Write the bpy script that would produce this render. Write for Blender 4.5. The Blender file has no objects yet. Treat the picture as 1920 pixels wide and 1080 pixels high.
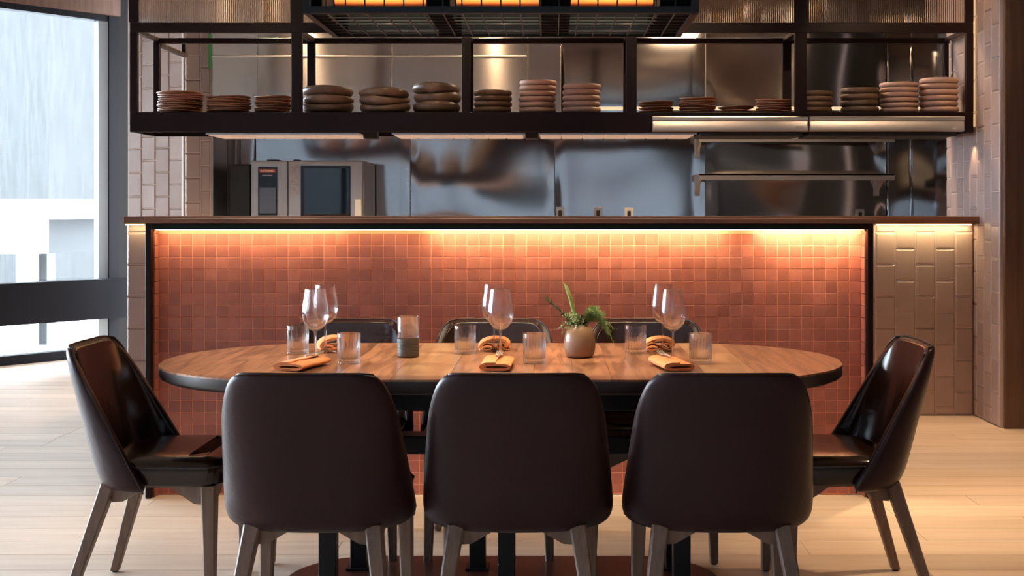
import bpy, bmesh, math, random
from mathutils import Vector, Matrix
R = random.Random(7)
PI = math.pi
sc = bpy.context.scene
COL = sc.collection
F, CX, CY, H = 2296.0, 1035.0, 394.0, 1.25      # focal length in px, vanishing point, eye height (m)
def PX(px, d): return (px - CX) * d / F          # pixel column at distance d -> metres
def PZ(py, d): return H - (py - CY) * d / F      # pixel row at distance d -> metres

# ------------------------------------------------------------------ camera, world, exposure, lights
cam = bpy.data.cameras.new('camera'); cam.sensor_width = 36; cam.lens = F / 1920 * 36
cam.shift_x = -(CX - 960) / 1920; cam.shift_y = -(540 - CY) / 1920
cam.clip_start = 0.05; cam.clip_end = 300
co = bpy.data.objects.new('camera', cam); COL.objects.link(co)
co.location = (0, 0, H); co.rotation_euler = (PI / 2, 0, 0); sc.camera = co
vs = sc.view_settings
vs.view_transform = 'Standard'; vs.look = 'None'; vs.gamma = 1; vs.use_curve_mapping = False
vs.exposure = 0.75
w = bpy.data.worlds.new('sky'); sc.world = w; w.use_nodes = True
bg = w.node_tree.nodes['Background']; bg.inputs[0].default_value = (0.82, 0.89, 1.0, 1); bg.inputs[1].default_value = 26.0
cy = sc.cycles
cy.max_bounces = 9; cy.diffuse_bounces = 4; cy.glossy_bounces = 4; cy.transmission_bounces = 8; cy.transparent_max_bounces = 16
cy.caustics_reflective = False; cy.caustics_refractive = False; cy.sample_clamp_indirect = 6; cy.blur_glossy = 0.5

# window wall: W1 runs diagonally away to the right, W2 is the street side further forward
D1 = Vector((0.651, 0.759, 0)); N1 = Vector((0.759, -0.651, 0)); O1 = Vector((-4.445, 9.86, 0))
def W1(u, v=0, z=0): return O1 + D1 * u + N1 * v + Vector((0, 0, z))
WX = -9.0; WY = W1(-7).y; BY = -5.0; EX = 4.6; CEIL = 3.15; TALL = 4.8; YC = 1.0      # low ceiling over the table, tall hall nearer the street

def lamp(name, kind, loc, power, color, size=None, size_y=None, target=None, rot=None, spot=None, blend=0.5, spread=None, portal=False):
    l = bpy.data.lights.new(name, kind); l.color = color
    l.energy = power
    if kind == 'AREA':
        l.shape = 'RECTANGLE'; l.size = size; l.size_y = size_y or size
        if spread: l.spread = spread
        if portal: l.cycles.is_portal = True
    elif kind == 'SPOT':
        l.spot_size = spot; l.spot_blend = blend; l.shadow_soft_size = size or 0.03
    else: l.shadow_soft_size = size or 0.05
    o = bpy.data.objects.new(name, l); COL.objects.link(o); o.location = loc
    if target is not None: o.rotation_euler = (Vector(target) - Vector(loc)).to_track_quat('-Z', 'Y').to_euler()
    elif rot: o.rotation_euler = rot
    return o
# daylight portals in the window openings
p = W1(-3.0, 0.02, 1.45); lamp('daylight_portal', 'AREA', p, 1, (1, 1, 1), 8.0, 2.85, target=p + N1, portal=True)
lamp('daylight_portal', 'AREA', (WX + .03, (WY + YC) / 2, 1.45), 1, (1, 1, 1), WY - YC, 2.85, target=(0, (WY + YC) / 2, 1.45), portal=True)
lamp('daylight_portal', 'AREA', (WX + .03, (YC + BY) / 2, 2.3), 1, (1, 1, 1), YC - BY, 4.5, target=(0, (YC + BY) / 2, 2.3), portal=True)
lamp('daylight_portal', 'AREA', (-3.0, BY + .03, 2.67), 1, (1, 1, 1), 11.2, 3.4, target=(-3.0, 0, 2.67), portal=True)
WARM = (1.0, 0.58, 0.27); WARM2 = (1.0, 0.70, 0.43); AMBER = (1.0, 0.75, 0.38)
# LED strips under the counter lips (three runs with gaps, as the photo shows)
for a, b, e in ((292, 640, 1.1), (640, 780, .12), (800, 1365, 3.5), (1425, 1618, 2.0)):
    xa, xb = PX(a, 5.33), PX(b, 5.33)
    lamp('counter_led', 'AREA', ((xa + xb) / 2, 5.325, 1.158), e, AMBER, xb - xa, 0.02, rot=(math.radians(22), 0, 0))
lamp('pass_led', 'AREA', (PX(1733, 7.42), 7.435, 1.158), 3.2, AMBER, .56, .02, rot=(math.radians(14), 0, 0))
lamp('pass_led', 'AREA', (PX(254, 7.42), 7.435, 1.158), .35, AMBER, .12, .02, rot=(math.radians(14), 0, 0))
# ceiling downlights (fittings are built further down at the same places)
DOWN = [(1.95, 6.0, 170, (1.0, .64, .36), 62), (2.3, 4.2, 160, (1.0, .64, .36), 66), (-.3, 4.95, 22, WARM2, 46), (.55, 4.95, 25, WARM2, 46), (-1.3, 4.95, 20, WARM2, 46),
        (2.46, 7.25, 34, WARM, 44)]
for x, y, e, c, ang in DOWN:
    lamp('downlight', 'SPOT', (x, y, CEIL - .03), e, c, .04, spot=math.radians(ang), blend=.7, target=(x, y, 0))
AIM = [(-2.0, 5.75, 42), (-.62, 5.75, 85), (.9, 5.75, 95), (2.1, 5.75, 110)]
for x, y, e in AIM:
    lamp('shelf_spot', 'SPOT', (x, y, CEIL - .10), e, WARM2, .04, spot=math.radians(46), blend=.8, target=(x, 7.6, 1.95))
lamp('shelf_end_light', 'SPOT', (2.535, 7.46, 1.70), 4, WARM2, .01, spot=math.radians(70), blend=.7, target=(2.56, 7.42, 0))
# kitchen ceiling lights and shelf lighting
for x in (-2.01, -.472):
    lamp('kitchen_light', 'AREA', (x, 8.75, CEIL - .04), 24, WARM2, .05, .5, rot=(0, 0, 0))
lamp('kitchen_light', 'AREA', (1.25, 8.3, CEIL - .04), 30, WARM2, .5, .2, rot=(0, 0, 0))  # unseen lamp added to brighten the reeded glass
# light out of the pendant over the table
for x in (-.55, -.16, .25):
    lamp('pendant_spot', 'SPOT', (x, 4.11, 1.89), 8, WARM2, .05, spot=math.radians(125), blend=.8, target=(x, 4.11, 0))
for k, (px0, px1) in enumerate(((614, 800), (845, 1014), (1070, 1232))):
    lamp('pendant_lamp', 'AREA', ((PX(px0, 4.05) + PX(px1, 4.05)) / 2, 3.90, 2.15), 8, (1.0, .88, .62), .26, .02, target=((PX(px0, 4.05) + PX(px1, 4.05)) / 2, 4.06, 1.975))

# ------------------------------------------------------------------ helpers
def tag(o, label=None, cat=None, group=None, kind=None):
    if label: o['label'] = label
    if cat: o['category'] = cat
    if group: o['group'] = group
    if kind: o['kind'] = kind
    return o
class MB:
    """collects geometry for ONE mesh object"""
    def __init__(s): s.v = []; s.f = []
    def add(s, vs_, fs):
        n = len(s.v); s.v += [tuple(q) for q in vs_]; s.f += [tuple(i + n for i in f) for f in fs]; return s
    def box(s, x0, x1, y0, y1, z0, z1, c=0.0):
        if c <= 0:
            return s.add([(x0,y0,z0),(x1,y0,z0),(x1,y1,z0),(x0,y1,z0),(x0,y0,z1),(x1,y0,z1),(x1,y1,z1),(x0,y1,z1)],
                         [(0,3,2,1),(4,5,6,7),(0,1,5,4),(1,2,6,5),(2,3,7,6),(3,0,4,7)])
        bm = bmesh.new(); bmesh.ops.create_cube(bm, size=1)
        for q in bm.verts: q.co = Vector(((x0+x1)/2+q.co.x*(x1-x0), (y0+y1)/2+q.co.y*(y1-y0), (z0+z1)/2+q.co.z*(z1-z0)))
        bmesh.ops.bevel(bm, geom=bm.edges[:], offset=c, segments=2, affect='EDGES', profile=.5)
        return s.bm(bm)
    def bm(s, bm):
        bm.verts.index_update(); s.add([q.co for q in bm.verts], [[q.index for q in f.verts] for f in bm.faces]); bm.free(); return s
    def prism(s, pts, lo, hi, axis='y', cap=True):
        """polygon extruded: axis y -> pts (x,z); z -> (x,y); x -> (y,z)"""
        def m(a, b, t): return (a, t, b) if axis == 'y' else ((a, b, t) if axis == 'z' else (t, a, b))
        n = len(pts); V = [m(a, b, lo) for a, b in pts] + [m(a, b, hi) for a, b in pts]
        Fs = [(i, (i+1) % n, n+(i+1) % n, n+i) for i in range(n)]
        if cap: Fs += [tuple(reversed(range(n))), tuple(range(n, 2*n))]
        return s.add(V, Fs)
    def loft(s, rings, closed=True, cap0=True, cap1=True):
        n = len(rings[0]); V = [q for r in rings for q in r]; Fs = []
        for k in range(len(rings)-1):
            for i in range(n if closed else n-1):
                j = (i+1) % n; Fs.append((k*n+i, k*n+j, (k+1)*n+j, (k+1)*n+i))
        if cap0: Fs.append(tuple(reversed(range(n))))
        if cap1: Fs.append(tuple(range((len(rings)-1)*n, len(rings)*n)))
        return s.add(V, Fs)
    def lathe(s, prof, n=32, c=(0, 0, 0), mod=None, cap0=True, cap1=True):
        rings = []
        for r, z in prof:
            ring = []
            for i in range(n):
                a = 2*PI*i/n; rr = r if mod is None else mod(r, z, a)
                ring.append((c[0]+rr*math.cos(a), c[1]+rr*math.sin(a), c[2]+z))
            rings.append(ring)
        return s.loft(rings, True, cap0, cap1)
    def tube(s, pts, rad, n=8, cap=True):
        pts = [Vector(q) for q in pts]; rings = []
        up = Vector((0, 0, 1)); prev = None
        for k, q in enumerate(pts):
            t = (pts[min(k+1, len(pts)-1)] - pts[max(k-1, 0)]).normalized()
            a = prev if prev is not None else (up if abs(t.z) < .9 else Vector((1, 0, 0)))
            a = (a - t*a.dot(t)).normalized(); prev = a; b = t.cross(a)
            r = rad[k] if isinstance(rad, (list, tuple)) else rad
            rings.append([q + (a*math.cos(2*PI*i/n) + b*math.sin(2*PI*i/n))*r for i in range(n)])
        return s.loft(rings, True, cap, cap)
    def mesh(s, name, mat, smooth=None):
        me = bpy.data.meshes.new(name); me.from_pydata(s.v, [], s.f); me.update()
        bm = bmesh.new(); bm.from_mesh(me); bmesh.ops.recalc_face_normals(bm, faces=bm.faces[:]); bm.to_mesh(me); bm.free()
        for m in (mat if isinstance(mat, (list, tuple)) else [mat]): me.materials.append(m)
        if smooth:
            me.shade_smooth(); me.set_sharp_from_angle(angle=math.radians(smooth))
        return me
    def build(s, name, mat, parent=None, loc=(0, 0, 0), smooth=None, rot=None):
        return put(name, s.mesh(name, mat, smooth), parent, loc, rot)
def put(name, me, parent=None, loc=(0, 0, 0), rot=None):
    o = bpy.data.objects.new(name, me); COL.objects.link(o); o.location = loc
    if rot: o.rotation_euler = rot
    if parent: o.parent = parent
    return o
def empty(name, loc, rz=0):
    o = bpy.data.objects.new(name, None); COL.objects.link(o); o.location = loc; o.rotation_euler = (0, 0, rz); o.empty_display_size = .05; return o
def thing(name, label, cat, loc=(0, 0, 0), rz=0, group=None): return tag(empty(name, loc, rz), label, cat, group)
def struct(name, mb, mat, smooth=None): return tag(mb.build(name, mat, smooth=smooth), kind='structure')
def copy_tree(o, parent=None):
    c = o.copy(); COL.objects.link(c)
    if parent: c.parent = parent
    for ch in o.children: copy_tree(ch, c)
    return c
def bake(o):
    """apply the modifiers of o into its mesh"""
    dg = bpy.context.evaluated_depsgraph_get(); me = bpy.data.meshes.new_from_object(o.evaluated_get(dg)); o.modifiers.clear(); o.data = me; return o

# ------------------------------------------------------------------ materials
def mat(name, col, rough=.5, metal=0, spec=.5, var=0, col2=None, noise=None, nscale=(1, 1, 1), bump=0, bscale=None, bstretch=(1, 1, 1), coat=0, aniso=0, rvar=0, emit=None, estr=0, detail=4, island=False):
    m = bpy.data.materials.new(name); m.use_nodes = True; nt = m.node_tree; N = nt.nodes; L = nt.links
    b = N['Principled BSDF']; b.inputs['Roughness'].default_value = rough; b.inputs['Metallic'].default_value = metal
    b.inputs['Specular IOR Level'].default_value = spec; b.inputs['Coat Weight'].default_value = coat; b.inputs['Coat Roughness'].default_value = .15
    b.inputs['Anisotropic'].default_value = aniso
    c = (*col, 1); b.inputs['Base Color'].default_value = c; out = None
    tc = N.new('ShaderNodeTexCoord'); oi = N.new('ShaderNodeObjectInfo')
    off = N.new('ShaderNodeVectorMath'); off.operation = 'SCALE'; comb = N.new('ShaderNodeCombineXYZ')
    for k in range(3): L.new(oi.outputs['Random'], comb.inputs[k])
    L.new(comb.outputs[0], off.inputs[0]); off.inputs['Scale'].default_value = 37.0
    addv = N.new('ShaderNodeVectorMath'); L.new(tc.outputs['Object'], addv.inputs[0]); L.new(off.outputs[0], addv.inputs[1])
    def tex(scale, stretch, det=detail):
        mp = N.new('ShaderNodeMapping'); mp.inputs['Scale'].default_value = stretch; L.new(addv.outputs[0], mp.inputs[0])
        t = N.new('ShaderNodeTexNoise'); t.inputs['Scale'].default_value = scale; t.inputs['Detail'].default_value = det; L.new(mp.outputs[0], t.inputs[0]); return t
    if noise:
        t = tex(noise, nscale); rp = N.new('ShaderNodeValToRGB'); rp.color_ramp.elements[0].position = .32; rp.color_ramp.elements[1].position = .68
        rp.color_ramp.elements[0].color = c; rp.color_ramp.elements[1].color = (*(col2 or col), 1); L.new(t.outputs['Fac'], rp.inputs[0]); out = rp.outputs[0]
        if rvar:
            mr = N.new('ShaderNodeMapRange'); mr.inputs[3].default_value = rough - rvar; mr.inputs[4].default_value = rough + rvar
            L.new(t.outputs['Fac'], mr.inputs[0]); L.new(mr.outputs[0], b.inputs['Roughness'])
    if var:
        hs = N.new('ShaderNodeHueSaturation'); rnd = oi.outputs['Random']
        if island:
            g = N.new('ShaderNodeNewGeometry'); ad = N.new('ShaderNodeMath'); ad.operation = 'ADD'; L.new(g.outputs['Random Per Island'], ad.inputs[0]); L.new(rnd, ad.inputs[1])
            fr = N.new('ShaderNodeMath'); fr.operation = 'FRACT'; L.new(ad.outputs[0], fr.inputs[0]); rnd = fr.outputs[0]
        mr = N.new('ShaderNodeMapRange'); mr.inputs[3].default_value = 1 - var; mr.inputs[4].default_value = 1 + var; L.new(rnd, mr.inputs[0]); L.new(mr.outputs[0], hs.inputs['Value'])
        if out: L.new(out, hs.inputs['Color'])
        else: hs.inputs['Color'].default_value = c
        out = hs.outputs[0]
    if out: L.new(out, b.inputs['Base Color'])
    if bump:
        t = tex(bscale or 20, bstretch); bp = N.new('ShaderNodeBump'); bp.inputs['Strength'].default_value = bump; bp.inputs['Distance'].default_value = .01
        L.new(t.outputs['Fac'], bp.inputs['Height']); L.new(bp.outputs[0], b.inputs['Normal'])
    if emit:
        b.inputs['Emission Color'].default_value = (*emit, 1); b.inputs['Emission Strength'].default_value = estr
    return m
def glass_mat(name, col=(1, 1, 1), rough=0.0, ior=1.45, clear=.3):
    m = bpy.data.materials.new(name); m.use_nodes = True; nt = m.node_tree; N = nt.nodes; L = nt.links
    N.remove(N['Principled BSDF']); g = N.new('ShaderNodeBsdfGlass'); g.inputs[0].default_value = (*col, 1); g.inputs[1].default_value = rough; g.inputs[2].default_value = ior
    t = N.new('ShaderNodeBsdfTransparent'); t.inputs[0].default_value = (*col, 1); mx = N.new('ShaderNodeMixShader'); mx.inputs[0].default_value = clear
    L.new(g.outputs[0], mx.inputs[1]); L.new(t.outputs[0], mx.inputs[2]); L.new(mx.outputs[0], N['Material Output'].inputs[0]); return m
def pane_mat(name, col=(.93, .97, .97), ior=1.5, rough=0.0):
    m = bpy.data.materials.new(name); m.use_nodes = True; nt = m.node_tree; N = nt.nodes; L = nt.links
    N.remove(N['Principled BSDF']); t = N.new('ShaderNodeBsdfTransparent'); t.inputs[0].default_value = (*col, 1)
    g = N.new('ShaderNodeBsdfGlossy'); g.inputs['Roughness'].default_value = rough; fr = N.new('ShaderNodeFresnel'); fr.inputs[0].default_value = ior
    mx = N.new('ShaderNodeMixShader'); L.new(fr.outputs[0], mx.inputs[0]); L.new(t.outputs[0], mx.inputs[1]); L.new(g.outputs[0], mx.inputs[2]); L.new(mx.outputs[0], N['Material Output'].inputs[0]); return m
def glow(name, col, s):
    m = bpy.data.materials.new(name); m.use_nodes = True; N = m.node_tree.nodes; N.remove(N['Principled BSDF'])
    e = N.new('ShaderNodeEmission'); e.inputs[0].default_value = (*col, 1); e.inputs[1].default_value = s; m.node_tree.links.new(e.outputs[0], N['Material Output'].inputs[0]); return m
M = dict(
    oak=mat('pale_oak', (.68, .54, .42), .34, var=.10, col2=(.78, .65, .53), noise=2.2, nscale=(1, 9, 1), bump=.05, bscale=6, bstretch=(1, 14, 1)),
    joint=mat('floor_joint', (.16, .10, .07), .8),
    walnut=mat('walnut', (.19, .078, .040), .30, var=.26, col2=(.43, .195, .10), noise=4.0, nscale=(7, .8, 1), bump=.04, bscale=9, bstretch=(12, 1, 1)),
    sapwood=mat('walnut_sapwood', (.40, .20, .10), .30, var=.14, col2=(.54, .30, .15), noise=3.0, nscale=(6, 1, 1), bump=.04, bscale=9, bstretch=(12, 1, 1)),
    counterwood=mat('counter_wood', (.14, .055, .028), .35, col2=(.27, .12, .065), noise=3, nscale=(1, 10, 10)),
    edgedark=mat('dark_stained_edge', (.035, .022, .020), .42),
    steel_black=mat('blackened_steel', (.006, .005, .005), .38, spec=.3),
    plate_steel=mat('oxblood_steel_plate', (.075, .022, .014), .32),
    frame=mat('oxblood_frame', (.010, .0025, .0028), .36, spec=.18),
    leather=mat('dark_leather', (.027, .0105, .0112), .36, spec=.20, col2=(.036, .0145, .0145), noise=5, bump=.10, bscale=55, rvar=.06),
    leather_in=mat('dark_leather_smooth', (.018, .007, .0045), .17, spec=.5, col2=(.024, .010, .006), noise=5, bump=.05, bscale=40),
    stitch=mat('leather_piping', (.030, .020, .017), .4),
    legwood=mat('chair_leg_wood', (.15, .088, .058), .5, var=.1, col2=(.22, .135, .092), noise=6, nscale=(9, 9, 1), bump=.08, bscale=14, bstretch=(12, 12, 1)),
    rubber=mat('black_rubber', (.01, .01, .01), .6),
    redtile=mat('red_glazed_tile', (.30, .092, .068), .34, var=.15, col2=(.37, .122, .092), noise=9, bump=.06, bscale=7, island=True),
    redgrout=mat('coral_grout', (.80, .30, .21), .8),
    tile=mat('taupe_tile', (.345, .255, .228), .30, var=.07, col2=(.385, .288, .258), noise=5, bump=.04, bscale=6, island=True),
    grout=mat('pale_grout', (.52, .43, .39), .8),
    steel=mat('mirror_steel', (.46, .44, .43), .09, 1),
    brushed=mat('brushed_steel', (.50, .44, .39), .21, 1, aniso=.97),
    satin=mat('satin_steel', (.50, .47, .45), .38, 1),
    ovensteel=mat('oven_steel', (.42, .40, .39), .42, 1),
    blackgloss=mat('black_gloss', (.006, .006, .008), .12),
    screen=mat('oven_screen', (.10, .12, .17), .2),  # blue-grey of a reflection put into the screen colour
    redlabel=mat('red_label', (.42, .06, .03), .4),
    white=mat('white_plastic', (.75, .73, .70), .4),
    paper=mat('printed_label', (.45, .42, .42), .6, col2=(.30, .27, .28), noise=30, nscale=(1, 1, 3)),
    woodwall=mat('brown_wood_panel', (.085, .040, .022), .5, var=.1, col2=(.14, .072, .040), noise=2.5, nscale=(14, 14, 1), bump=.05, bscale=8, bstretch=(14, 14, 1)),
    ceil=mat('ceiling_wood', (.25, .165, .115), .6, col2=(.30, .20, .14), noise=2, nscale=(1, 8, 1)),
    wallwarm=mat('warm_plaster', (.055, .038, .030), .8),
    darkwall=mat('dark_jamb', (.016, .0145, .014), .7, spec=.1),
    alu_black=mat('black_window_frame', (.006, .0062, .009), .5, spec=.12),
    alu_grey=mat('grey_window_reveal', (.40, .47, .52), .5),
    facade=mat('streaked_concrete', (.020, .0205, .021), .9, col2=(.029, .030, .031), noise=1.6, nscale=(14, 14, 1.2), detail=6),
    facade_light=mat('pale_blue_facade', (.13, .165, .22), .9, col2=(.17, .205, .265), noise=.8),
    facade_blue=mat('slate_facade', (.011, .0132, .017), .9, col2=(.015, .0175, .022), noise=.8),
    extwhite=mat('white_render', (.80, .82, .85), .8),
    extshade=mat('shaded_white_render', (.024, .026, .028), .8),  # kiosk white with the shade of its sides put into the colour
    pavement=mat('pavement', (.30, .30, .30), .9, col2=(.36, .36, .36), noise=3),
    napkin=mat('orange_linen', (.84, .30, .11), .85, col2=(.90, .36, .14), noise=14, bump=.25, bscale=260),
    napkin_in=mat('orange_linen_back', (.62, .13, .05), .85, bump=.2, bscale=260),
    silver=mat('polished_silver', (.92, .90, .87), .32, 1),
    vase_lo=mat('taupe_ceramic', (.33, .195, .135), .5, col2=(.37, .22, .155), noise=20, bump=.08, bscale=60),
    vase_hi=mat('brown_glaze', (.27, .148, .080), .28, col2=(.31, .175, .10), noise=20),
    soil=mat('dark_soil', (.02, .016, .012), .9),
    rosemary=mat('rosemary_green', (.055, .085, .045), .6, col2=(.10, .13, .06), noise=60),
    stemgreen=mat('pale_green_stem', (.34, .40, .10), .45, col2=(.24, .33, .08), noise=25, nscale=(1, 1, .3)),
    fern=mat('feathery_green', (.13, .22, .05), .6, col2=(.27, .36, .10), noise=70),
    thyme=mat('small_leaf_green', (.20, .26, .09), .6, col2=(.36, .40, .20), noise=50),
    purple=mat('dark_purple_leaf', (.055, .04, .038), .6, col2=(.12, .10, .07), noise=80),
    candlebase=mat('smoked_metal', (.075, .058, .045), .45, col2=(.11, .085, .065), noise=8, nscale=(1, 1, 12)),
    plate_brown=mat('brown_stoneware', (.30, .135, .075), .5, var=.22, col2=(.42, .20, .115), noise=14),
    bowl_dark=mat('dark_stoneware', (.10, .062, .040), .38, var=.25, col2=(.22, .135, .085), noise=9),
    bowl_olive=mat('umber_stoneware', (.10, .058, .034), .42, var=.2, col2=(.16, .095, .055), noise=12),
    bowl_pink=mat('pink_stoneware', (.42, .25, .185), .5, var=.12, col2=(.48, .29, .22), noise=12),
    cream=mat('cream_ceramic_heater', (.46, .35, .27), .5, var=.12, col2=(.55, .43, .33), noise=18, emit=(1.0, .66, .45), estr=.22),
    copper=mat('copper_reflector', (.80, .17, .03), .6),
    led=glow('led_diffuser', (1.0, .72, .32), 2.6),
    ledcream=glow('shelf_led_diffuser', (1.0, .72, .42), .6),
    ledw=glow('led_strip_warm', (1.0, .66, .32), 2.2),
    fitting=glow('downlight_lens', (1.0, .75, .48), 6),
    green=glow('exit_sign_glow', (.16, .40, .13), .13),
    panelight=glow('ceiling_light_panel', (.85, .9, 1.0), 1.4),
    glass=glass_mat('clear_glass', clear=.45), thin=glass_mat('thin_crystal', clear=.6, ior=1.38),
    pane=pane_mat('window_glass'), ovenglass=pane_mat('oven_glass', (.35, .38, .38), 1.9, .03),
    reeded=glass_mat('reeded_glass', (.95, .88, .82), .12, 1.35, .10),
)

M['addedgrey'] = mat('added_panel_grey', (.12, .115, .115), .8)  # tone of the added panel, set for what the steel mirrors
M['flat_black'] = mat('flat_black_steel', (.004, .004, .004), .8, spec=.03)  # darker black steel with almost no sheen, for inside the cage
for k_ in ('walnut', 'sapwood'):       # bolder figure in the walnut boards
    for nd in M[k_].node_tree.nodes:
        if nd.type == 'VALTORGB': nd.color_ramp.elements[0].position = .40; nd.color_ramp.elements[1].position = .60
        if nd.type == 'TEX_NOISE': nd.inputs['Detail'].default_value = 8; nd.inputs['Distortion'].default_value = .9
# ------------------------------------------------------------------ room shell
fl = struct('floor', MB().box(WX - .2, EX + .2, BY - .2, 11.4, -.15, -.004), M['joint'])
fl.data.materials[0] = M['oak']
pw = .186
k = 0; y = 2.95
while y < 11.2:
    spans = [(-6.2, 3.2)] if y < 5.3 else [(-6.2, -1.95), (1.5, 3.3)] if y < 7.4 else [(-6.0, -2.6)]
    for sx0, sx1 in spans:
        x = sx0 - (R.random() * 1.6)
        while x < sx1:
            ln = R.uniform(1.7, 2.4)
            if y + pw / 2 < 7.0 or x + ln < 2.5:
                a, b2 = max(x, sx0), min(x + ln, sx1)
                if b2 - a > .1:
                    cxm = (a + b2) / 2
                    hw, hy = (b2 - a) / 2 - .0008, pw / 2 - .0008
                    mb = MB().add([(-hw, -hy, -.004), (hw, -hy, -.004), (hw, hy, -.004), (-hw, hy, -.004), (-hw + .001, -hy + .001, 0), (hw - .001, -hy + .001, 0), (hw - .001, hy - .001, 0), (-hw + .001, hy - .001, 0)],
                                  [(4, 5, 6, 7), (0, 1, 5, 4), (1, 2, 6, 5), (2, 3, 7, 6), (3, 0, 4, 7)])
                    mb.build('plank', M['oak'], fl, (cxm, y + pw / 2, 0))
            x += ln
    y += pw
ce = struct('ceiling', MB().box(WX - .2, EX + .2, YC, 11.4, CEIL, CEIL + .15).box(WX - .2, EX + .2, YC - .15, YC, CEIL, TALL).box(WX - .2, EX + .2, BY - .2, YC, TALL, TALL + .15), M['ceil'])

def window(name, P, u0, u1, n, z0, z1, parentless=True, railz=None):
    """P(u, v, z): u along the glass, v into the room"""
    fr = MB()
    def bar(ua, ub, va, vb, za, zb):
        c = [P(ua, va, za), P(ub, va, za), P(ub, vb, za), P(ua, vb, za), P(ua, va, zb), P(ub, va, zb), P(ub, vb, zb), P(ua, vb, zb)]
        return c, [(0,3,2,1),(4,5,6,7),(0,1,5,4),(1,2,6,5),(2,3,7,6),(3,0,4,7)]
    fr.add(*bar(u0, u1, -.06, .06, z0, z0 + .075)); fr.add(*bar(u0, u1, -.06, .06, z1 - .05, z1))
    win = struct(name, fr, M['alu_black'])
    st = (u1 - u0) / n
    for i in range(n + 1):
        u = u0 + i * st; m = MB(); m.add(*bar(u - .045, u + .045, -.07, .07, z0 + .02, z1)); m.build('mullion', M['alu_black'], win)
    for i in range(n):
        m = MB(); m.add(*bar(u0 + i * st + .045, u0 + (i + 1) * st - .045, -.006, .006, z0 + .07, z1 - .05)); m.build('pane', M['pane'], win)
    if railz:
        m = MB(); m.add(*bar(u0, u1 + railz[2], .07, .22, railz[0], railz[1])); m.build('transom', M['alu_black'], win)
    return win
HEAD = 2.92
w1 = window('window_1', W1, -7.0, .955, 3, 0, HEAD, railz=(.335, .668, .10))
m = MB()
for za, zb in ((0.075, HEAD - .05),):
    c = [W1(.84, -.05, za), W1(.91, -.05, za), W1(.91, .05, za), W1(.84, .02, za)]
    m.loft([[q for q in c], [q + Vector((0, 0, zb - za)) for q in c]])
m.build('reveal', M['alu_grey'], w1)
w2 = window('window_2', lambda u, v, z: Vector((WX + v, u, z)), YC, WY, 2, 0, HEAD)
w4 = window('window_4', lambda u, v, z: Vector((WX + v, u, z)), BY, YC, 3, 0, TALL - .15)
w3 = window('window_3', lambda u, v, z: Vector((u, BY + v, z)), -8.6, 2.6, 5, .95, 4.4)
m = MB()
def slab(P, ua, ub, va, vb, za, zb):
    c = [P(ua, va, za), P(ub, va, za), P(ub, vb, za), P(ua, vb, za), P(ua, va, zb), P(ub, va, zb), P(ub, vb, zb), P(ua, vb, zb)]
    m.add(c, [(0,3,2,1),(4,5,6,7),(0,1,5,4),(1,2,6,5),(2,3,7,6),(3,0,4,7)])
slab(W1, -7.1, 1.0, -.1, .1, HEAD, CEIL)
slab(lambda u, v, z: Vector((WX + v, u, z)), YC, WY, -.1, .1, HEAD, CEIL)
slab(lambda u, v, z: Vector((WX + v, u, z)), BY, YC, -.1, .1, TALL - .15, TALL)
struct('wall_left', m, M['woodwall'])
m = MB(); slab(W1, .95, 1.75, -.12, .05, 0, CEIL); struct('trim_1', m, M['darkwall'])
m = MB()
m.box(WX - .1, EX, BY - .15, BY, 0, .95).box(WX - .1, EX, BY - .15, BY, 4.4, TALL).box(WX - .1, -8.6, BY - .15, BY, .95, 4.4).box(2.6, EX, BY - .15, BY, .95, 4.4)
struct('wall_front', m, M['wallwarm'])
struct('wall_east', MB().box(EX, EX + .15, BY, 7.1, 0, TALL), M['wallwarm'])

# -- tiled walls
def tile_mesh(wd, ht, axis, mt, ch=.008, th=.007, tilt=0.0, rnd=R):
    """chamfered tile; axis '-y' faces the camera, '-x' faces left"""
    a, b = wd / 2, ht / 2; d = [rnd.uniform(-tilt, tilt) for _ in range(4)]
    q = [(-a, 0, -b), (a, 0, -b), (a, 0, b), (-a, 0, b)]
    f = [(-a + ch, -th + d[0], -b + ch), (a - ch, -th + d[1], -b + ch), (a - ch, -th + d[2], b - ch), (-a + ch, -th + d[3], b - ch)]
    v = q + f
    if axis == '-x': v = [(y_, -x_, z_) for x_, y_, z_ in v]
    mb = MB().add(v, [(4, 5, 6, 7), (0, 1, 5, 4), (1, 2, 6, 5), (2, 3, 7, 6), (3, 0, 4, 7)])
    return mb
TW, TH, JT = .1215, .194, .004
cache = {}
def tile_field(parent, axis, fix, a0, a1, z0, z1, start=0, TW=TW):
    """vertical half-bond of tiles over [a0,a1] x [z0,z1] on a plane"""
    ncol = math.ceil((a1 - a0) / TW - .05)
    for i in range(ncol):
        xa = a0 + i * TW; xb = min(xa + TW, a1)
        z = z0 - (TH / 2 if (i + start) % 2 else 0)
        while z < z1 - .01:
            za, zb = max(z, z0), min(z + TH, z1); z += TH
            wd, ht = round(xb - xa - JT, 3), round(zb - za - JT, 3)
            if ht < .025 or wd < .02: continue
            key = (wd, ht, axis, R.randint(0, 2))
            if key not in cache: cache[key] = tile_mesh(wd, ht, axis, None, tilt=.0008).mesh('tile', M['tile'])
            c, zz = (xa + xb) / 2, (za + zb) / 2
            put('tile', cache[key], parent, (c, fix, zz) if axis == '-y' else (fix, c, zz))
WR = 2.582
wr = struct('wall_right', MB().box(WR, WR + .25, 7.05, 8.0, 0, CEIL), M['grout'])
tile_field(wr, '-x', WR, 7.06, 8.0, 0.0, CEIL)
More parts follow.
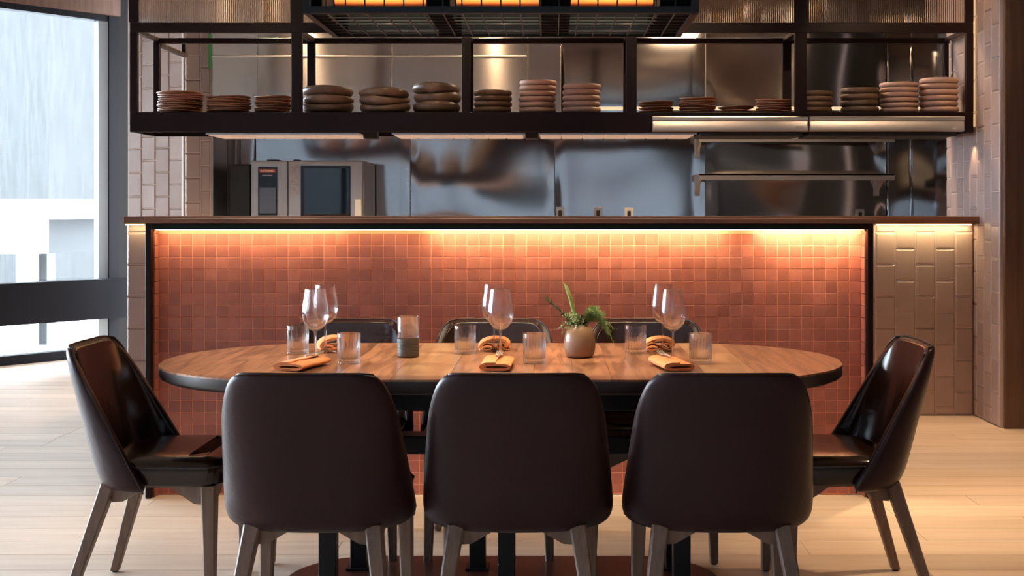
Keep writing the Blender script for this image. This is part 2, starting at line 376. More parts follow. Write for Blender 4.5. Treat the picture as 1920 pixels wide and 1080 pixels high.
MB().box(WR + .001, 3.02, 8.0, 8.012, 0, CEIL - .01).build('added_panel', M['addedgrey'], wr)  # unseen panel added to tone down the streak mirrored in the steel sheets
wp = struct('wall_wood', MB().box(WR + .02, EX + .1, 7.02, 7.2, 0, CEIL), M['woodwall'])
for i in range(8):
    xa = WR + .004 + i * .26; xb = min(xa + .256, EX)
    MB().box(xa - 0, xb, 6.995, 7.02, 0.0, CEIL, .003).build('panel', M['woodwall'], wp)
BW = 10.36
wb = struct('wall_back', MB().box(-3.0, 3.3, BW, BW + .2, 0, CEIL), M['satin'])
def sheet(x0, x1, z0, z1, y, seed, amp, parent, nm='steel_panel'):
    """a buckled stainless sheet: real undulation bends its reflections"""
    nx, nz = 40, 40; r = random.Random(seed); waves = [(r.uniform(.05, .45), r.uniform(.8, 3.0), r.uniform(0, 6.3), r.uniform(.4, 1)) for _ in range(9)]
    V = []; Fs = []
    for j in range(nz + 1):
        for i in range(nx + 1):
            u, v = i / nx, j / nz; x, z = x0 + (x1 - x0) * u, z0 + (z1 - z0) * v
            hgt = sum(a * math.sin(kz * 2.0 * (z + .10 * math.sin(2.6 * x + 1.3) + .05 * math.sin(5.3 * x + ph)) + kx * x + ph) for kx, kz, ph, a in waves) / 5
            ed = min(1, u / .06, (1 - u) / .06)
            V.append((x, y - .03 - amp * hgt * (.35 + .65 * ed), z))
    for j in range(nz):
        for i in range(nx):
            a = j * (nx + 1) + i; Fs.append((a, a + 1, a + nx + 2, a + nx + 1))
    return MB().add(V, Fs).build(nm, M['steel'], parent, smooth=60)
seams = [-2.66, -2.5, PX(770, BW), PX(1040, BW), PX(1322, BW), PX(1660, BW), PX(1708, BW)]
for i in range(len(seams) - 1):
    sheet(seams[i] + .004, seams[i + 1] - .004, .9, CEIL - .02, BW, 31 + i, .024, wb)
wk = struct('wall_kitchen', MB().box(PX(1708, BW), 3.3, 8.0, BW, 0, CEIL), M['satin'])
MB().box(PX(1708, BW) - .006, PX(1708, BW), 8.02, BW - .02, .05, CEIL - .02).build('steel_panel', M['steel'], wk)
A0, A1 = Vector((-3.456, 9.98, 0)), Vector((-2.918, 9.68, 0)); ang = math.atan2(A1.y - A0.y, A1.x - A0.x); LW = (A1 - A0).length
wg = struct('wall_corner', MB().box(-.01, LW, .008, .5, 0, CEIL), M['grout']); wg.location = A0; wg.rotation_euler = (0, 0, ang)
tile_field(wg, '-y', .008, 0.0, LW, 0.0, CEIL, start=0, TW=LW / 4 + .0001)
MB().box(LW - .006, LW + .012, -.008, .03, .4, CEIL).build('corner_trim', M['white'], wg)
pl_ = struct('pillar_1', MB().box(-2.90, -2.69, 9.668, BW, 0, CEIL), M['grout'])
tile_field(pl_, '-y', 9.668, -2.895, -2.695, TH / 4, CEIL, start=1)
MB().box(-2.69, -2.68, 9.68, BW, .3, CEIL).build('steel_panel', M['satin'], pl_)

# ------------------------------------------------------------------ front bar counter with red mosaic
YF, YT = 5.30, 5.385
xl, xli, xri, xr = PX(272, YF), PX(283, YF), PX(1627, YF), PX(1638, YF)
zt = PZ(419, YF); zl = PZ(430, YF)
bar = thing('bar_counter', 'long bar counter faced with small red square tiles behind the table', 'counter', ((xl + xr) / 2, YF, 0))
bx = bar.location.x
def loc(mb): return mb
mb = MB().box(xli - bx, xri - bx, YT - YF + .008, .72, 0, zt); mb.build('carcass', M['redgrout'], bar)
MB().box(xl - bx, xli - bx, 0, .72, 0, zt, .003).build('jamb', M['frame'], bar)
MB().box(xri - bx, xr - bx, 0, .72, 0, zt, .003).build('jamb', M['frame'], bar)
MB().box(xli - bx, xri - bx, 0, .03, zl, zt, .002).build('top_rail', M['frame'], bar)
MB().box(xli - bx + .01, xri - bx - .01, .04, .075, zl - .004, zl + .006).build('light_strip', M['led'], bar)
PITCH = 22.42 * YT / F; gx = PX(1055, YT); gz = PZ(437.8, YT)
variants = [tile_mesh(PITCH - .0026, PITCH - .0026, '-y', None, .0014, .0018, .0005).mesh('tile', M['redtile']) for _ in range(14)]
rest = MB(); i0 = math.floor((xli - gx) / PITCH); i1 = math.ceil((xri - gx) / PITCH); cnt = 0
for j in range(-1, 23):
    zc = gz - (j + .5) * PITCH
    if j < 0: continue
    for i in range(i0, i1):
        xa, xb = max(gx + i * PITCH, xli + .002), min(gx + (i + 1) * PITCH, xri - .002)
        za = max(zc - PITCH / 2, .002)
        if xb - xa < .008 or zc + PITCH / 2 - za < .01: continue
        full = xb - xa > PITCH - .001
        if 0 <= j < 5 and full and cnt < 300:
            cnt += 1; put('tile', R.choice(variants), bar, ((xa + xb) / 2 - bx, YT - YF + .008, zc))
        else:
            t = tile_mesh(xb - xa - .0026, zc + PITCH / 2 - za - .0026, '-y', None, .0014, .0018, .0005)
            rest.add([(q[0] + (xa + xb) / 2 - bx, q[1] + YT - YF + .008, q[2] + (zc + PITCH / 2 + za) / 2) for q in t.v], t.f)
tag(rest.build('mosaic', M['redtile'], bar), kind='stuff')
mb = MB()      # tiled return inside the left and right jambs
for j in range(-1, 23):
    zc = gz - (j + .5) * PITCH
    for xx, sg in ((xli, 1), (xri, -1)):
        mb.box(xx - bx, xx - bx + sg * .006 if sg > 0 else xx - bx, .032, YT - YF + .004, max(zc - PITCH / 2 + .0015, .002), zc + PITCH / 2 - .0015) if sg > 0 else \
        mb.box(xx - bx - .006, xx - bx, .032, YT - YF + .004, max(zc - PITCH / 2 + .0015, .002), zc + PITCH / 2 - .0015)
tag(mb.build('side_mosaic', M['redtile'], bar), kind='stuff')
ct = MB().box(PX(265, YF) - bx, PX(1645, YF) - bx, -.02, .74, zt, zt + .019, .002).build('countertop', M['counterwood'], None, (bx, YF, 0))
tag(ct, 'thin brown wooden top lying along the red tiled bar counter', 'countertop')

# back counter (kitchen pass) at the line of the piers
YB = 7.47
ps = thing('pass_counter', 'taupe tiled kitchen pass counter further back than the red bar', 'counter', (0, YB, 0))
MB().box(-2.595, WR - .012, .008, .5, 0, PZ(420, 7.40) - .001).build('carcass', M['grout'], ps)
for a0, a1, st in ((-2.595, -2.23, 0), (WR - 8 * TW, WR - .012, 1)):
    zt2 = PZ(420, 7.4)
    ncol = math.ceil((a1 - a0) / TW - .1)
    for i in range(ncol):
        xa, xb = a0 + i * TW, min(a0 + (i + 1) * TW, a1); z = zt2 - .055 - 7 * TH + (TH / 2 if (i + st) % 2 else 0)
        while z < zt2 - .012:
            za, zb = max(z, 0), min(z + TH, zt2 - .004); z += TH
            wd, ht = round(xb - xa - JT, 3), round(zb - za - JT, 3)
            if ht < .02 or wd < .02 or zb <= za: continue
            key = (wd, ht, '-y', R.randint(0, 2))
            if key not in cache: cache[key] = tile_mesh(wd, ht, '-y', None, tilt=.0008).mesh('tile', M['tile'])
            put('tile', cache[key], ps, ((xa + xb) / 2, .008, (za + zb) / 2))
MB().box(PX(1645, 7.42), PX(1822, 7.42), -.045, -.025, PZ(420, 7.4) - .009, PZ(420, 7.4) - .001).build('light_strip', M['led'], ps)
MB().box(-2.585, -2.48, -.045, -.025, PZ(420, 7.4) - .009, PZ(420, 7.4) - .001).build('light_strip', M['led'], ps)
ct = MB().box(PX(231, 7.38), WR - .005, 7.38 - YB, .6, PZ(420, 7.38), PZ(406, 7.38), .003).build('countertop', M['counterwood'], None, (0, YB, 0))
tag(ct, 'thick dark wooden top of the kitchen pass under the plate shelf', 'countertop')

# ------------------------------------------------------------------ hanging plate shelf
YS, YE = 7.43, 7.91; Z0, Z1 = 1.724, 1.845
sh = thing('hanging_shelf', 'dark red steel shelf frame hung over the pass holding plates and bowls', 'shelf', (0, YS, 0))
sx0, sx1 = PX(243, YS), PX(1827, YS) - .004
MB().box(sx0, sx1, 0, .02, Z0, Z1, .003).build('fascia', M['frame'], sh)
MB().box(sx0, sx1, YE - YS - .02, YE - YS, Z0, Z1, .003).build('fascia', M['frame'], sh)
MB().box(sx0, sx1, .02, YE - YS - .02, Z1 - .03, Z1 - .001).build('deck', M['frame'], sh)
for s_ in (sx0, sx1 - .02): MB().box(s_, s_ + .02, .02, YE - YS - .02, Z0, Z1 - .03).build('end_board', M['frame'], sh)
ZR0, ZR1 = PZ(61, YS), PZ(42, YS)
MB().box(sx0, sx1, 0, .035, ZR0, ZR1, .003).build('rail', M['frame'], sh)
MB().box(sx0, sx1, YE - YS - .035, YE - YS, ZR0 - .005, ZR0 + .03, .003).build('rail', M['frame'], sh)
posts = [(243, 257), (546, 566), (866, 881), (1174, 1194), (1491, 1513), (1812, 1827)]
for k, (a, b2) in enumerate(posts):
    xa, xb = PX(a, YS), PX(b2, YS)
    if k == 5: xb -= .004
    MB().box(xa, xb, 0, .035, Z1, ZR0, .002).build('post', M['frame'], sh)
    MB().box(xa - .006, xb + .006 if k < 5 else xb, 0, .035, ZR1, CEIL, .002).build('post', M['frame'], sh)
    MB().box(xa + .008 * (k > 0), xb - .008, YE - YS - .04, YE - YS, Z1, ZR0, .002).build('post', M['frame'], sh)
    MB().box(xa + .01, xb - .01, .035, YE - YS - .035, ZR0 + .005, ZR0 + .03).build('cross_rail', M['frame'], sh)
for (a, b2) in zip(posts[:-1], posts[1:]):
    xa, xb = PX(a[1], YS) + .008, PX(b2[0], YS) - .008; n = int((xb - xa) / .0125); V = []; Fs = []
    pts = []
    for i in range(n * 4 + 1):
        t = i / (n * 4); ph = (i % 4) / 4
        pts.append((xa + (xb - xa) * t, .012 - .0028 * abs(math.sin(PI * i / 4))))
    poly = pts + [(xb, .020), (xa, .020)]
    MB().prism(poly, ZR1 + .001, CEIL - .01, 'z').build('glass_panel', M['reeded'], sh)
MB().box(sx1 + .006, sx1 + .013, .04, .052, 1.76, CEIL - .02).build('light_strip', M['ledw'], sh)
MB().box(PX(1115, 7.93), sx1 - .06, YE - YS - .005, YE - YS + .012, 1.895, 1.918).build('light_strip', M['ledcream'], sh)
# side strut with bracket at the left end, running back from the rear post
MB().box(PX(300, 7.92) - .014, PX(300, 7.92) + .014, YE - YS, 1.05, 2.305, 2.33).build('strut', M['frame'], sh)
MB().box(PX(300, 7.92) - .014, PX(300, 7.92) + .014, 1.0, 1.02, 2.33, 2.42).build('strut_bracket', M['frame'], sh)

# heat lamps slung under the shelf: a tray of ceramic elements each
for k, (a, b2) in enumerate(((402, 682), (742, 985), (1010, 1300))):
    xa, xb = PX(a, 7.66), PX(b2, 7.66)
    nm = ('under the plate stacks', 'under the dark bowls', 'nearest the steel canopy')[k]
    hl = thing('heat_lamp', 'slim ceramic heat lamp slung below the shelf, ' + nm, 'heat lamp', ((xa + xb) / 2, 7.67, Z0 - .002), group='heat lamps under the shelf')
    hw = (xb - xa) / 2
    MB().box(-hw, hw, -.20, .20, -.001 - .012 + .012, .002).box(-hw, hw, -.2, -.19, -.012, .002).box(-hw, hw, .19, .2, -.012, .002).build('tray', M['satin'], hl)
    for s_ in (-.8, .8): MB().box(s_ * hw - .01, s_ * hw + .01, -.02, .02, .002, Z1 - .03 - Z0 + .002).build('hanger', M['steel_black'], hl)
    n = 7
    for i in range(n):
        x0 = -hw + .01 + i * (2 * hw - .02) / n; x1 = x0 + (2 * hw - .02) / n - .006
        MB().box(x0, x1, -.18, .18, -.016, -.001, .003).build('ceramic_element', M['cream'], hl)
for a, b2 in ((682, 708), (985, 1009)):
    xa, xb = PX(a, 7.6), PX(b2, 7.6)
    o = MB().box(-(xb - xa) / 2, (xb - xa) / 2, -.05, .05, -.03, Z1 - .03 - Z0 + .002, .006).build('cable_box', M['rubber'], None, ((xa + xb) / 2, 7.62, Z0 - .002))
    tag(o, 'small black cable box below the shelf ' + ('left of the middle heat lamp' if a < 800 else 'right of the middle heat lamp'), 'cable box')
for k, (a, b2) in enumerate(((1224, 1516.5), (1519, 1810))):
    xa, xb = PX(a, 7.37), PX(b2, 7.37); za, zb = PZ(246, 7.37), PZ(217, 7.37); hh = zb - za
    prof = [(0, 0), (-.035, .002), (-.04, .006), (-.04, hh * .55), (-.036, hh * .62), (-.036, hh * .68), (-.044, hh * .74), (-.044, hh * .93), (-.036, hh), (0, hh)]
    u = thing('heater_housing', ('long steel heater canopy on the shelf front, beside the central post', 'long steel heater canopy on the shelf front, beside the tiled wall')[k], 'heater', ((xa + xb) / 2, YS - .002, za), group='steel heater canopies')
    hw = (xb - xa) / 2
    MB().prism([(y_, z_) for y_, z_ in prof], -hw + .006, hw - .006, 'x').build('body', M['satin'], u, smooth=40)
    for s_ in (-1, 1): MB().prism([(y_ * 1.03, z_) for y_, z_ in prof], s_ * hw - .006 * (s_ > 0), s_ * hw + .006 * (s_ < 0), 'x').build('end_cap', M['satin'], u)
    MB().box(hw - .075, hw - .028, -.0412, -.040, hh * .12, hh * .34).build('name_plate', M['paper'], u)
    MB().box(-hw + (.30 if k == 0 else .02), hw - .02, .03, .40, -.022, -.006).build('radiant_tube', M['rubber'], u)

# -- crockery: every plate and bowl is a thing
ORD = ['lowest', 'second', 'third', 'fourth', 'fifth', 'sixth', 'seventh', 'eighth', 'ninth', 'tenth']
def plate_mesh(r, seed, mt):
    rr = random.Random(seed); ph = [rr.uniform(0, 6.3) for _ in range(3)]
    def mod(r_, z, a): return r_ * (1 + .014 * math.sin(2 * a + ph[0]) + .010 * math.sin(5 * a + ph[1]))
    prof = [(r * .55, 0), (r * .62, .001), (r * .93, .012), (r, .018), (r * 1.0, .021), (r * .97, .0215), (r * .90, .016), (r * .62, .006), (r * .2, .005)]
    mb = MB().lathe(prof, 36, mod=mod)
    mb.v = [(x, y_, z + .0035 * (math.hypot(x, y_) / r) ** 2 * math.sin(2 * math.atan2(y_, x) + ph[2])) for x, y_, z in mb.v]
    return mb.mesh('plate', mt, 50)
def bowl_mesh(r, h, mt, wob=0, seed=0):
    rr = random.Random(seed); ph = rr.uniform(0, 6.3)
    prof = [(r * .62, 0), (r * .72, .002), (r * .93, h * .28), (r, h * .58), (r * .985, h * .86), (r * .955, h), (r * .92, h * .98), (r * .90, h * .6), (r * .6, h * .22), (r * .2, h * .18)]
    mb = MB().lathe(prof, 36)
    if wob: mb.v = [(x, y_, z + wob * (z / h) * math.sin(2 * math.atan2(y_, x) + ph)) for x, y_, z in mb.v]
    return mb.mesh('bowl', mt, 50)
YP = 7.63
def stack(px0, px1, ytop, n, kind, mt, where, adj, wob=0, tilt=0.0):
    xc = (PX(px0, YP) + PX(px1, YP)) / 2; r = (px1 - px0) / 2 * YP / F
    ytop_z = PZ(ytop, YP - r * .5); tot = ytop_z - Z1 - .002
    if kind == 'plate':
        ms = [plate_mesh(r, s_ + int(px0), mt) for s_ in range(3)]; step = (tot - .021) / max(n - 1, 1)
    else:
        step = tot / n; hb = step * 1.08 if n > 1 else step
        ms = [bowl_mesh(r, hb, mt, wob, s_ + int(px0)) for s_ in range(3)]; step = (tot - hb) / max(n - 1, 1)
    z = Z1 + .001
    for i in range(n):
        o = put(kind, ms[i % 3], None, (xc + R.uniform(-.004, .004) * (1 + wob * 200), YP + R.uniform(-.004, .004), z), (tilt * (R.random() - .5), tilt * (R.random() - .5), R.uniform(0, 6.3)))
        pos = 'topmost' if i == n - 1 else ('lowest' if i == 0 else ORD[i] + ' from bottom')
        if n == 1: pos = 'single'
        tag(o, f'{adj} {kind}, {pos} of the stack {where}', kind, f'{kind}s in the stack {where}')
        z += step
stack(297, 380, 172, 9, 'plate', M['plate_brown'], 'at the left end of the shelf', 'brown rustic', tilt=.02)
stack(388, 470, 180, 7, 'plate', M['plate_brown'], 'second from the shelf left end', 'brown rustic', tilt=.02)
stack(478, 546, 180, 6, 'plate', M['plate_brown'], 'third from the shelf left end', 'brown rustic', tilt=.02)
stack(569, 664, 163, 3, 'bowl', M['bowl_dark'], 'beside the second post', 'wide dark', .006, .05)
stack(674, 769, 166, 3, 'bowl', M['bowl_dark'], 'leaning between two dark stacks', 'wide dark', .010, .09)
stack(775, 864, 157, 3, 'bowl', M['bowl_dark'], 'left of the third post', 'wide dark', .006, .04)
stack(888, 960, 169, 4, 'bowl', M['bowl_olive'], 'right of the third post', 'umber brown')
stack(973, 1043, 150, 6, 'bowl', M['bowl_pink'], 'in mid shelf, tall pale', 'pinkish clay')
stack(1055, 1127, 157, 5, 'bowl', M['bowl_pink'], 'in mid shelf, shorter pale', 'pinkish clay')
stack(1197, 1263, 190, 4, 'plate', M['plate_brown'], 'right of the fourth post', 'small brown', tilt=.03)
stack(1273, 1343, 183, 6, 'plate', M['plate_brown'], 'left of the cream light strip', 'small brown', tilt=.03)
stack(1347, 1413, 199, 2, 'plate', M['plate_brown'], 'in front of the cream light strip', 'small brown', tilt=.02)
stack(1416, 1483, 186, 5, 'plate', M['plate_brown'], 'left of the fifth post', 'small brown', tilt=.03)
stack(1492, 1561, 170, 4, 'bowl', M['bowl_olive'], 'right of the fifth post', 'umber brown')
stack(1575, 1646, 164, 4, 'bowl', M['bowl_olive'], 'beside the pale end stacks', 'umber brown', .002, .02)
stack(1650, 1722, 154, 6, 'bowl', M['bowl_pink'], 'next to last on the right', 'pale clay')
stack(1724, 1796, 146, 6, 'bowl', M['bowl_pink'], 'at the right end of the shelf', 'pale clay')

# ------------------------------------------------------------------ kitchen behind the pass
# extraction hood
YH = 9.3
hx0, hx1 = PX(398, YH), PX(988, YH)
hd = thing('extraction_hood', 'large beige lit steel extraction hood seen through the plate shelf', 'hood', ((hx0 + hx1) / 2, YH, 2.0)); hxm = hd.location.x
def uvpanel(x0, x1, y, z0, z1, name, mt, parent):
    o = MB().box(x0, x1, y, y + .02, z0, z1, .002).build(name, mt, parent)
    uv = o.data.uv_layers.new(name='grain')
    for lp in o.data.loops: q = o.data.vertices[lp.vertex_index].co; uv.data[lp.index].uv = (q.z, q.x)
    return o
bn = M['brushed'].node_tree; tn = bn.nodes.new('ShaderNodeTangent'); tn.direction_type = 'UV_MAP'; tn.uv_map = 'grain'
bn.links.new(tn.outputs[0], bn.nodes['Principled BSDF'].inputs['Tangent'])
zsm = PZ(105, YH) - 2.0
cuts = [hx0 - hxm, PX(483, YH) - hxm, PX(735, YH) - hxm, hx1 - hxm]
for i in range(3):
    uvpanel(cuts[i] + .001, cuts[i + 1] - .001, 0, zsm + .004, CEIL - 2.0 - .01, 'upper_panel', M['brushed'], hd)
    if i > 0: uvpanel(cuts[i] + .001, cuts[i + 1] - .001, -.012, -.06, zsm - .004, 'lower_panel', M['brushed'], hd)
uvpanel(cuts[0] + .001, cuts[1] - .001, 0, -.06, zsm - .004, 'lower_panel', M['brushed'], hd)
MB().box(hx0 - hxm, hx1 - hxm, .022, BW - YH - .06, -.06, CEIL - 2.0 - .01).build('canopy', M['satin'], hd)
MB().box(hx0 - hxm, hx1 - hxm, -.02, 0.02, zsm - .012, zsm + .002, .003).build('lip', M['satin'], hd)
uvpanel(PX(990, 9.6) - hxm, PX(1052, 9.6) - hxm, .30, -.06, CEIL - 2.01, 'duct_cover', M['brushed'], hd)

# combi oven on a stand
YO = 9.65
ox0, ox1 = PX(470, YO), PX(681, YO); oz1 = PZ(301, YO); ow = ox1 - ox0
ov = thing('combi_oven', 'steel combi oven with glass door standing against the kitchen back wall', 'oven', ((ox0 + ox1) / 2, YO, 0)); om = (ox0 + ox1) / 2
def lx(px): return PX(px, YO) - om
def lz(py): return PZ(py, YO)
MB().box(-ow / 2, ow / 2, .03, .64, .85, oz1, .006).build('body', M['ovensteel'], ov)
st = MB()
for sx in (-1, 1):
    for yy in (.06, .58): st.box(sx * (ow / 2 - .05) - .02, sx * (ow / 2 - .05) + .02, yy - .02, yy + .02, 0, .85)
st.box(-ow / 2 + .03, ow / 2 - .03, .04, .6, .3, .33).build('stand', M['satin'], ov)
MB().box(lx(471), lx(539), 0, .03, .87, lz(303), .004).build('control_column', M['ovensteel'], ov)
cp = MB().box(lx(484), lx(520), -.006, 0, lz(404), lz(313), .002).build('control_panel', M['blackgloss'], ov)
MB().box(lx(487), lx(517.5), -.008, -.006, lz(400), lz(352)).build('display', M['screen'], cp)
lb = MB().box(lx(486.5), lx(517), -.008, -.006, lz(324), lz(317)).build('red_badge', M['redlabel'], cp)
def text(body, size, parent, x, y, z, mt, name='lettering'):
    c = bpy.data.curves.new(name, 'FONT'); c.body = body; c.size = size; c.extrude = .0004; c.align_x = 'CENTER'; c.align_y = 'CENTER'; c.resolution_u = 2
    o = bpy.data.objects.new(name, c); COL.objects.link(o); me = bpy.data.meshes.new_from_object(o.evaluated_get(bpy.context.evaluated_depsgraph_get()))
    bpy.data.objects.remove(o); me.materials.append(mt); t = put(name, me, parent, (x, y, z), (PI / 2, 0, 0)); return t
text('RATIONAL', .021, cp, lx(501.8), -.0085, lz(320.6), M['cream'])
MB().box(lx(492), lx(511), -.0072, -.006, lz(329.5), lz(328)).build('print_line', M['paper'], cp)
dr = MB().box(lx(541.5), lx(680), -.012, .028, .87, lz(303), .005).build('door', M['ovensteel'], ov)
MB().box(lx(564.5), lx(658), -.016, -.012, .95, lz(311), .002).build('window_frame', M['blackgloss'], dr)
MB().box(lx(571), lx(654), -.0175, -.016, .97, lz(316)).build('glass', M['ovenglass'], dr)
MB().box(lx(545), lx(560), -.0135, -.012, lz(364), lz(306)).build('instruction_label', M['paper'], dr)
MB().box(lx(667), lx(679), -.05, -.012, lz(410), lz(374), .006).build('handle', M['white'], dr)
rk = MB()
for z in (lz(400), lz(385), lz(367), lz(350), lz(337)): rk.box(lx(575), lx(652), .05, .06, z - .004, z + .004)
rk.build('rack', M['satin'], ov)
for a, b2 in ((495, 517), (545, 556)): MB().box(lx(a), lx(b2), .1, .2, oz1, oz1 + .012, .003).build('vent_cap', M['rubber'], ov)
# black unit left of the oven
bu = thing('storage_unit', 'matt black narrow cabinet standing left of the steel oven', 'cabinet', (PX(449, 9.8), 9.8, 0))
hw = (PX(468, 9.8) - PX(428, 9.8)) / 2
MB().box(-hw, hw, .012, .5, .06, PZ(308, 9.8), .004).build('body', M['rubber'], bu)
MB().box(-hw + .004, hw - .004, 0, .012, .1, PZ(309, 9.8) - .004, .003).build('door', M['rubber'], bu)
MB().box(-hw, hw, .03, .5, 0, .06).build('plinth', M['rubber'], bu)
# steel wall shelves
for z, y_, nm in ((PZ(332, 10.02), 10.02, 'lower'), (PZ(260, 10.02), 10.02, 'upper')):
    xa, xb = PX(1311, y_), PX(1678, y_)
    s = thing('wall_shelf', f'{nm} of two stainless steel shelves on the kitchen back wall', 'shelf', ((xa + xb) / 2, y_, z), group='steel wall shelves'); hw = (xb - xa) / 2
    MB().box(-hw, hw, 0, BW - y_ - .03, .012, .028, .002).box(-hw, hw, 0, .006, -.026, .028).build('board', M['satin'], s)
    for bxx in (-hw + .01, hw - .08):
        MB().prism([(.015, .012), (BW - y_ - .03, .012), (BW - y_ - .03, -.13)], bxx, bxx + .02, 'x').box(bxx - .012, bxx + .032, BW - y_ - .04, BW - y_ - .022, -.15, .012).build('bracket', M['satin'], s)
# sockets on the steel wall
for px, py, mt, nm in ((1050, 396, 'satin', 'brushed socket on the back wall, nearest the hood duct'), (1121, 396, 'satin', 'brushed socket on the back wall, beside the white one'), (1179, 397, 'white', 'white socket on the steel back wall behind the pass'), (1611, 400, 'satin', 'brushed socket on the back wall under the wall shelf end')):
    s = thing('wall_socket', nm, 'socket', (PX(px, BW), BW - .03, PZ(py, BW)), group='kitchen sockets')
    MB().box(-.036, .036, 0, .012, -.05, .036, .003).build('plate', M[mt], s)
    MB().box(-.014, .014, -.014, 0, -.045, .008, .003).build('plug', M['rubber'], s)
es = thing('exit_sign', 'small green lit sign seen edge-on beside the tiled pillar', 'sign', (PX(395, 9.3), 9.3, PZ(128, 9.3)))
MB().box(-.016, .010, -.02, 0, 0, .26, .004).build('lit_face', M['green'], es); MB().box(-.004, .004, -.014, -.006, .26, CEIL - PZ(128, 9.3)).build('rod', M['rubber'], es)

# ------------------------------------------------------------------ table
TX, TY, TZ = -.167, 4.11, .75; HA, RR = .629, .5
tb = thing('dining_table', 'oval walnut dining table set for six in front of the red bar', 'table', (TX, TY, 0))
def stad_y(x, ha=HA, r=RR):
    if abs(x) <= ha: return r
    d = abs(x) - ha; return math.sqrt(max(r * r - d * d, 0))
def stad(ha, r, n=20):
    pts = []
    for i in range(n + 1): a = -PI / 2 + PI * i / n; pts.append((ha + r * math.cos(a), r * math.sin(a)))
    for i in range(n + 1): a = PI / 2 + PI * i / n; pts.append((-ha + r * math.cos(a), r * math.sin(a)))
    return pts
def stadrings(levels): return [[(x, y_, z) for x, y_ in stad(HA, RR - ins)] for ins, z in levels]
MB().loft(stadrings([(.022, TZ - .048), (.004, TZ - .040), (.0, TZ - .034), (.0, TZ - .0065)])).build('tabletop_edge', M['edgedark'], tb, smooth=40)
x = -HA - RR; widths = []
pale = [(PX(790, 4.0) - TX, PX(868, 4.0) - TX), (PX(1380, 4.0) - TX, PX(1400, 4.0) - TX)]
while x < HA + RR - .001:
    wd = R.uniform(.11, .19); xb = min(x + wd, HA + RR)
    if HA + RR - xb < .05: xb = HA + RR
    n = 10; up = [(x + (xb - x) * i / n) for i in range(n + 1)]
    e = .0004; poly = [(q + (e if i == 0 else -e if i == n else 0), -stad_y(q)) for i, q in enumerate(up)] + [(q + (-e if i == 0 else e if i == n else 0), stad_y(q)) for i, q in enumerate(reversed(up))]
    cxm = (x + xb) / 2; is_pale = any(x <= (a + b2) / 2 < xb for a, b2 in pale)
    clean = []
    for q in poly:
        if not clean or (abs(q[0] - clean[-1][0]) + abs(q[1] - clean[-1][1])) > 1e-4: clean.append(q)
    MB().prism([(a - cxm, b2) for a, b2 in clean], TZ - .0065, TZ, 'z').build('board', M['sapwood' if is_pale else 'walnut'], tb, (cxm, 0, 0))
    x = xb
MB().box(-.85, .85, -.30, .30, TZ - .125, TZ - .048, .004).build('apron', M['steel_black'], tb)
MB().box(-.72, .72, -.05, .05, .44, .50, .004).build('stretcher', M['steel_black'], tb)
MB().loft([[(x_, y_, z) for x_, y_ in stad(.45, .28 - i_)] for i_, z in ((0, 0), (0, .009), (.003, .012))]).build('base_plate', M['plate_steel'], tb, smooth=30)
for x_, y_ in ((-.559, -.13), (.02, -.13), (.587, -.13), (-.50, .13), (-.09, .13), (.587, .13)):
    MB().box(x_ - .028, x_ + .028, y_ - .028, y_ + .028, .012, TZ - .12, .003).box(x_ - .04, x_ + .04, y_ - .04, y_ + .04, .012, .02).build('post', M['steel_black'], tb)

# ------------------------------------------------------------------ chairs
def shell():
    """wrap-around leather back: outer surface grid, then solidified and smoothed"""
    zs = [.374, .378, .392, .418, .454, .50, .56, .63, .70, .755, .793, .815, .825]
    ins = [.040, .026, .010, .002, 0, 0, 0, 0, 0, 0, .000, .003, .010]
    V = []; n = 28
    for k, z in enumerate(zs):
        t = (z - .40) / .42; tt = max(0, min(1, t))
        wd = .273 - .045 * tt - .11 * max(0, tt - .76)
        yb = -.202 - .098 * tt ** .9
        yf = -.005 - .245 * tt ** 1.0
        if tt > .93: wd -= .010 * ((tt - .93) / .07) ** 2
        e = .55 - .0 * tt; i_ = ins[k]
        for i in range(n + 1):
            a = -PI / 2 + PI * i / n; sa, ca = math.sin(a), math.cos(a)
            x_ = (wd - i_) * math.copysign(abs(sa) ** .80, sa); y_ = yf - (yf - (yb + i_ * .9)) * max(ca, 0) ** .84
            V.append((x_, y_, z - .006 * abs(sa) ** 10 * max(0, min(1, (z - .70) / .12)) ** 2))
    m_ = n + 1; Fs = [(k * m_ + i, k * m_ + i + 1, (k + 1) * m_ + i + 1, (k + 1) * m_ + i) for k in range(len(zs) - 1) for i in range(n)]
    me = bpy.data.meshes.new('backrest'); me.from_pydata(V, [], Fs); me.materials.append(M['leather']); me.materials.append(M['leather_in'])
    o = put('backrest', me)
    so = o.modifiers.new('s', 'SOLIDIFY'); so.thickness = .032; so.offset = -1; so.use_even_offset = False; so.material_offset = 1; so.material_offset_rim = 0
    o.modifiers.new('b', 'SUBSURF').levels = 1
    bake(o); o.data.shade_smooth()
    # piping follows the rim of the outer surface
    rim = [V[k * m_] for k in range(1, len(zs))] + [V[(len(zs) - 1) * m_ + i] for i in range(1, m_ - 1)] + [V[k * m_ + n] for k in range(len(zs) - 1, 0, -1)]
    return o, rim
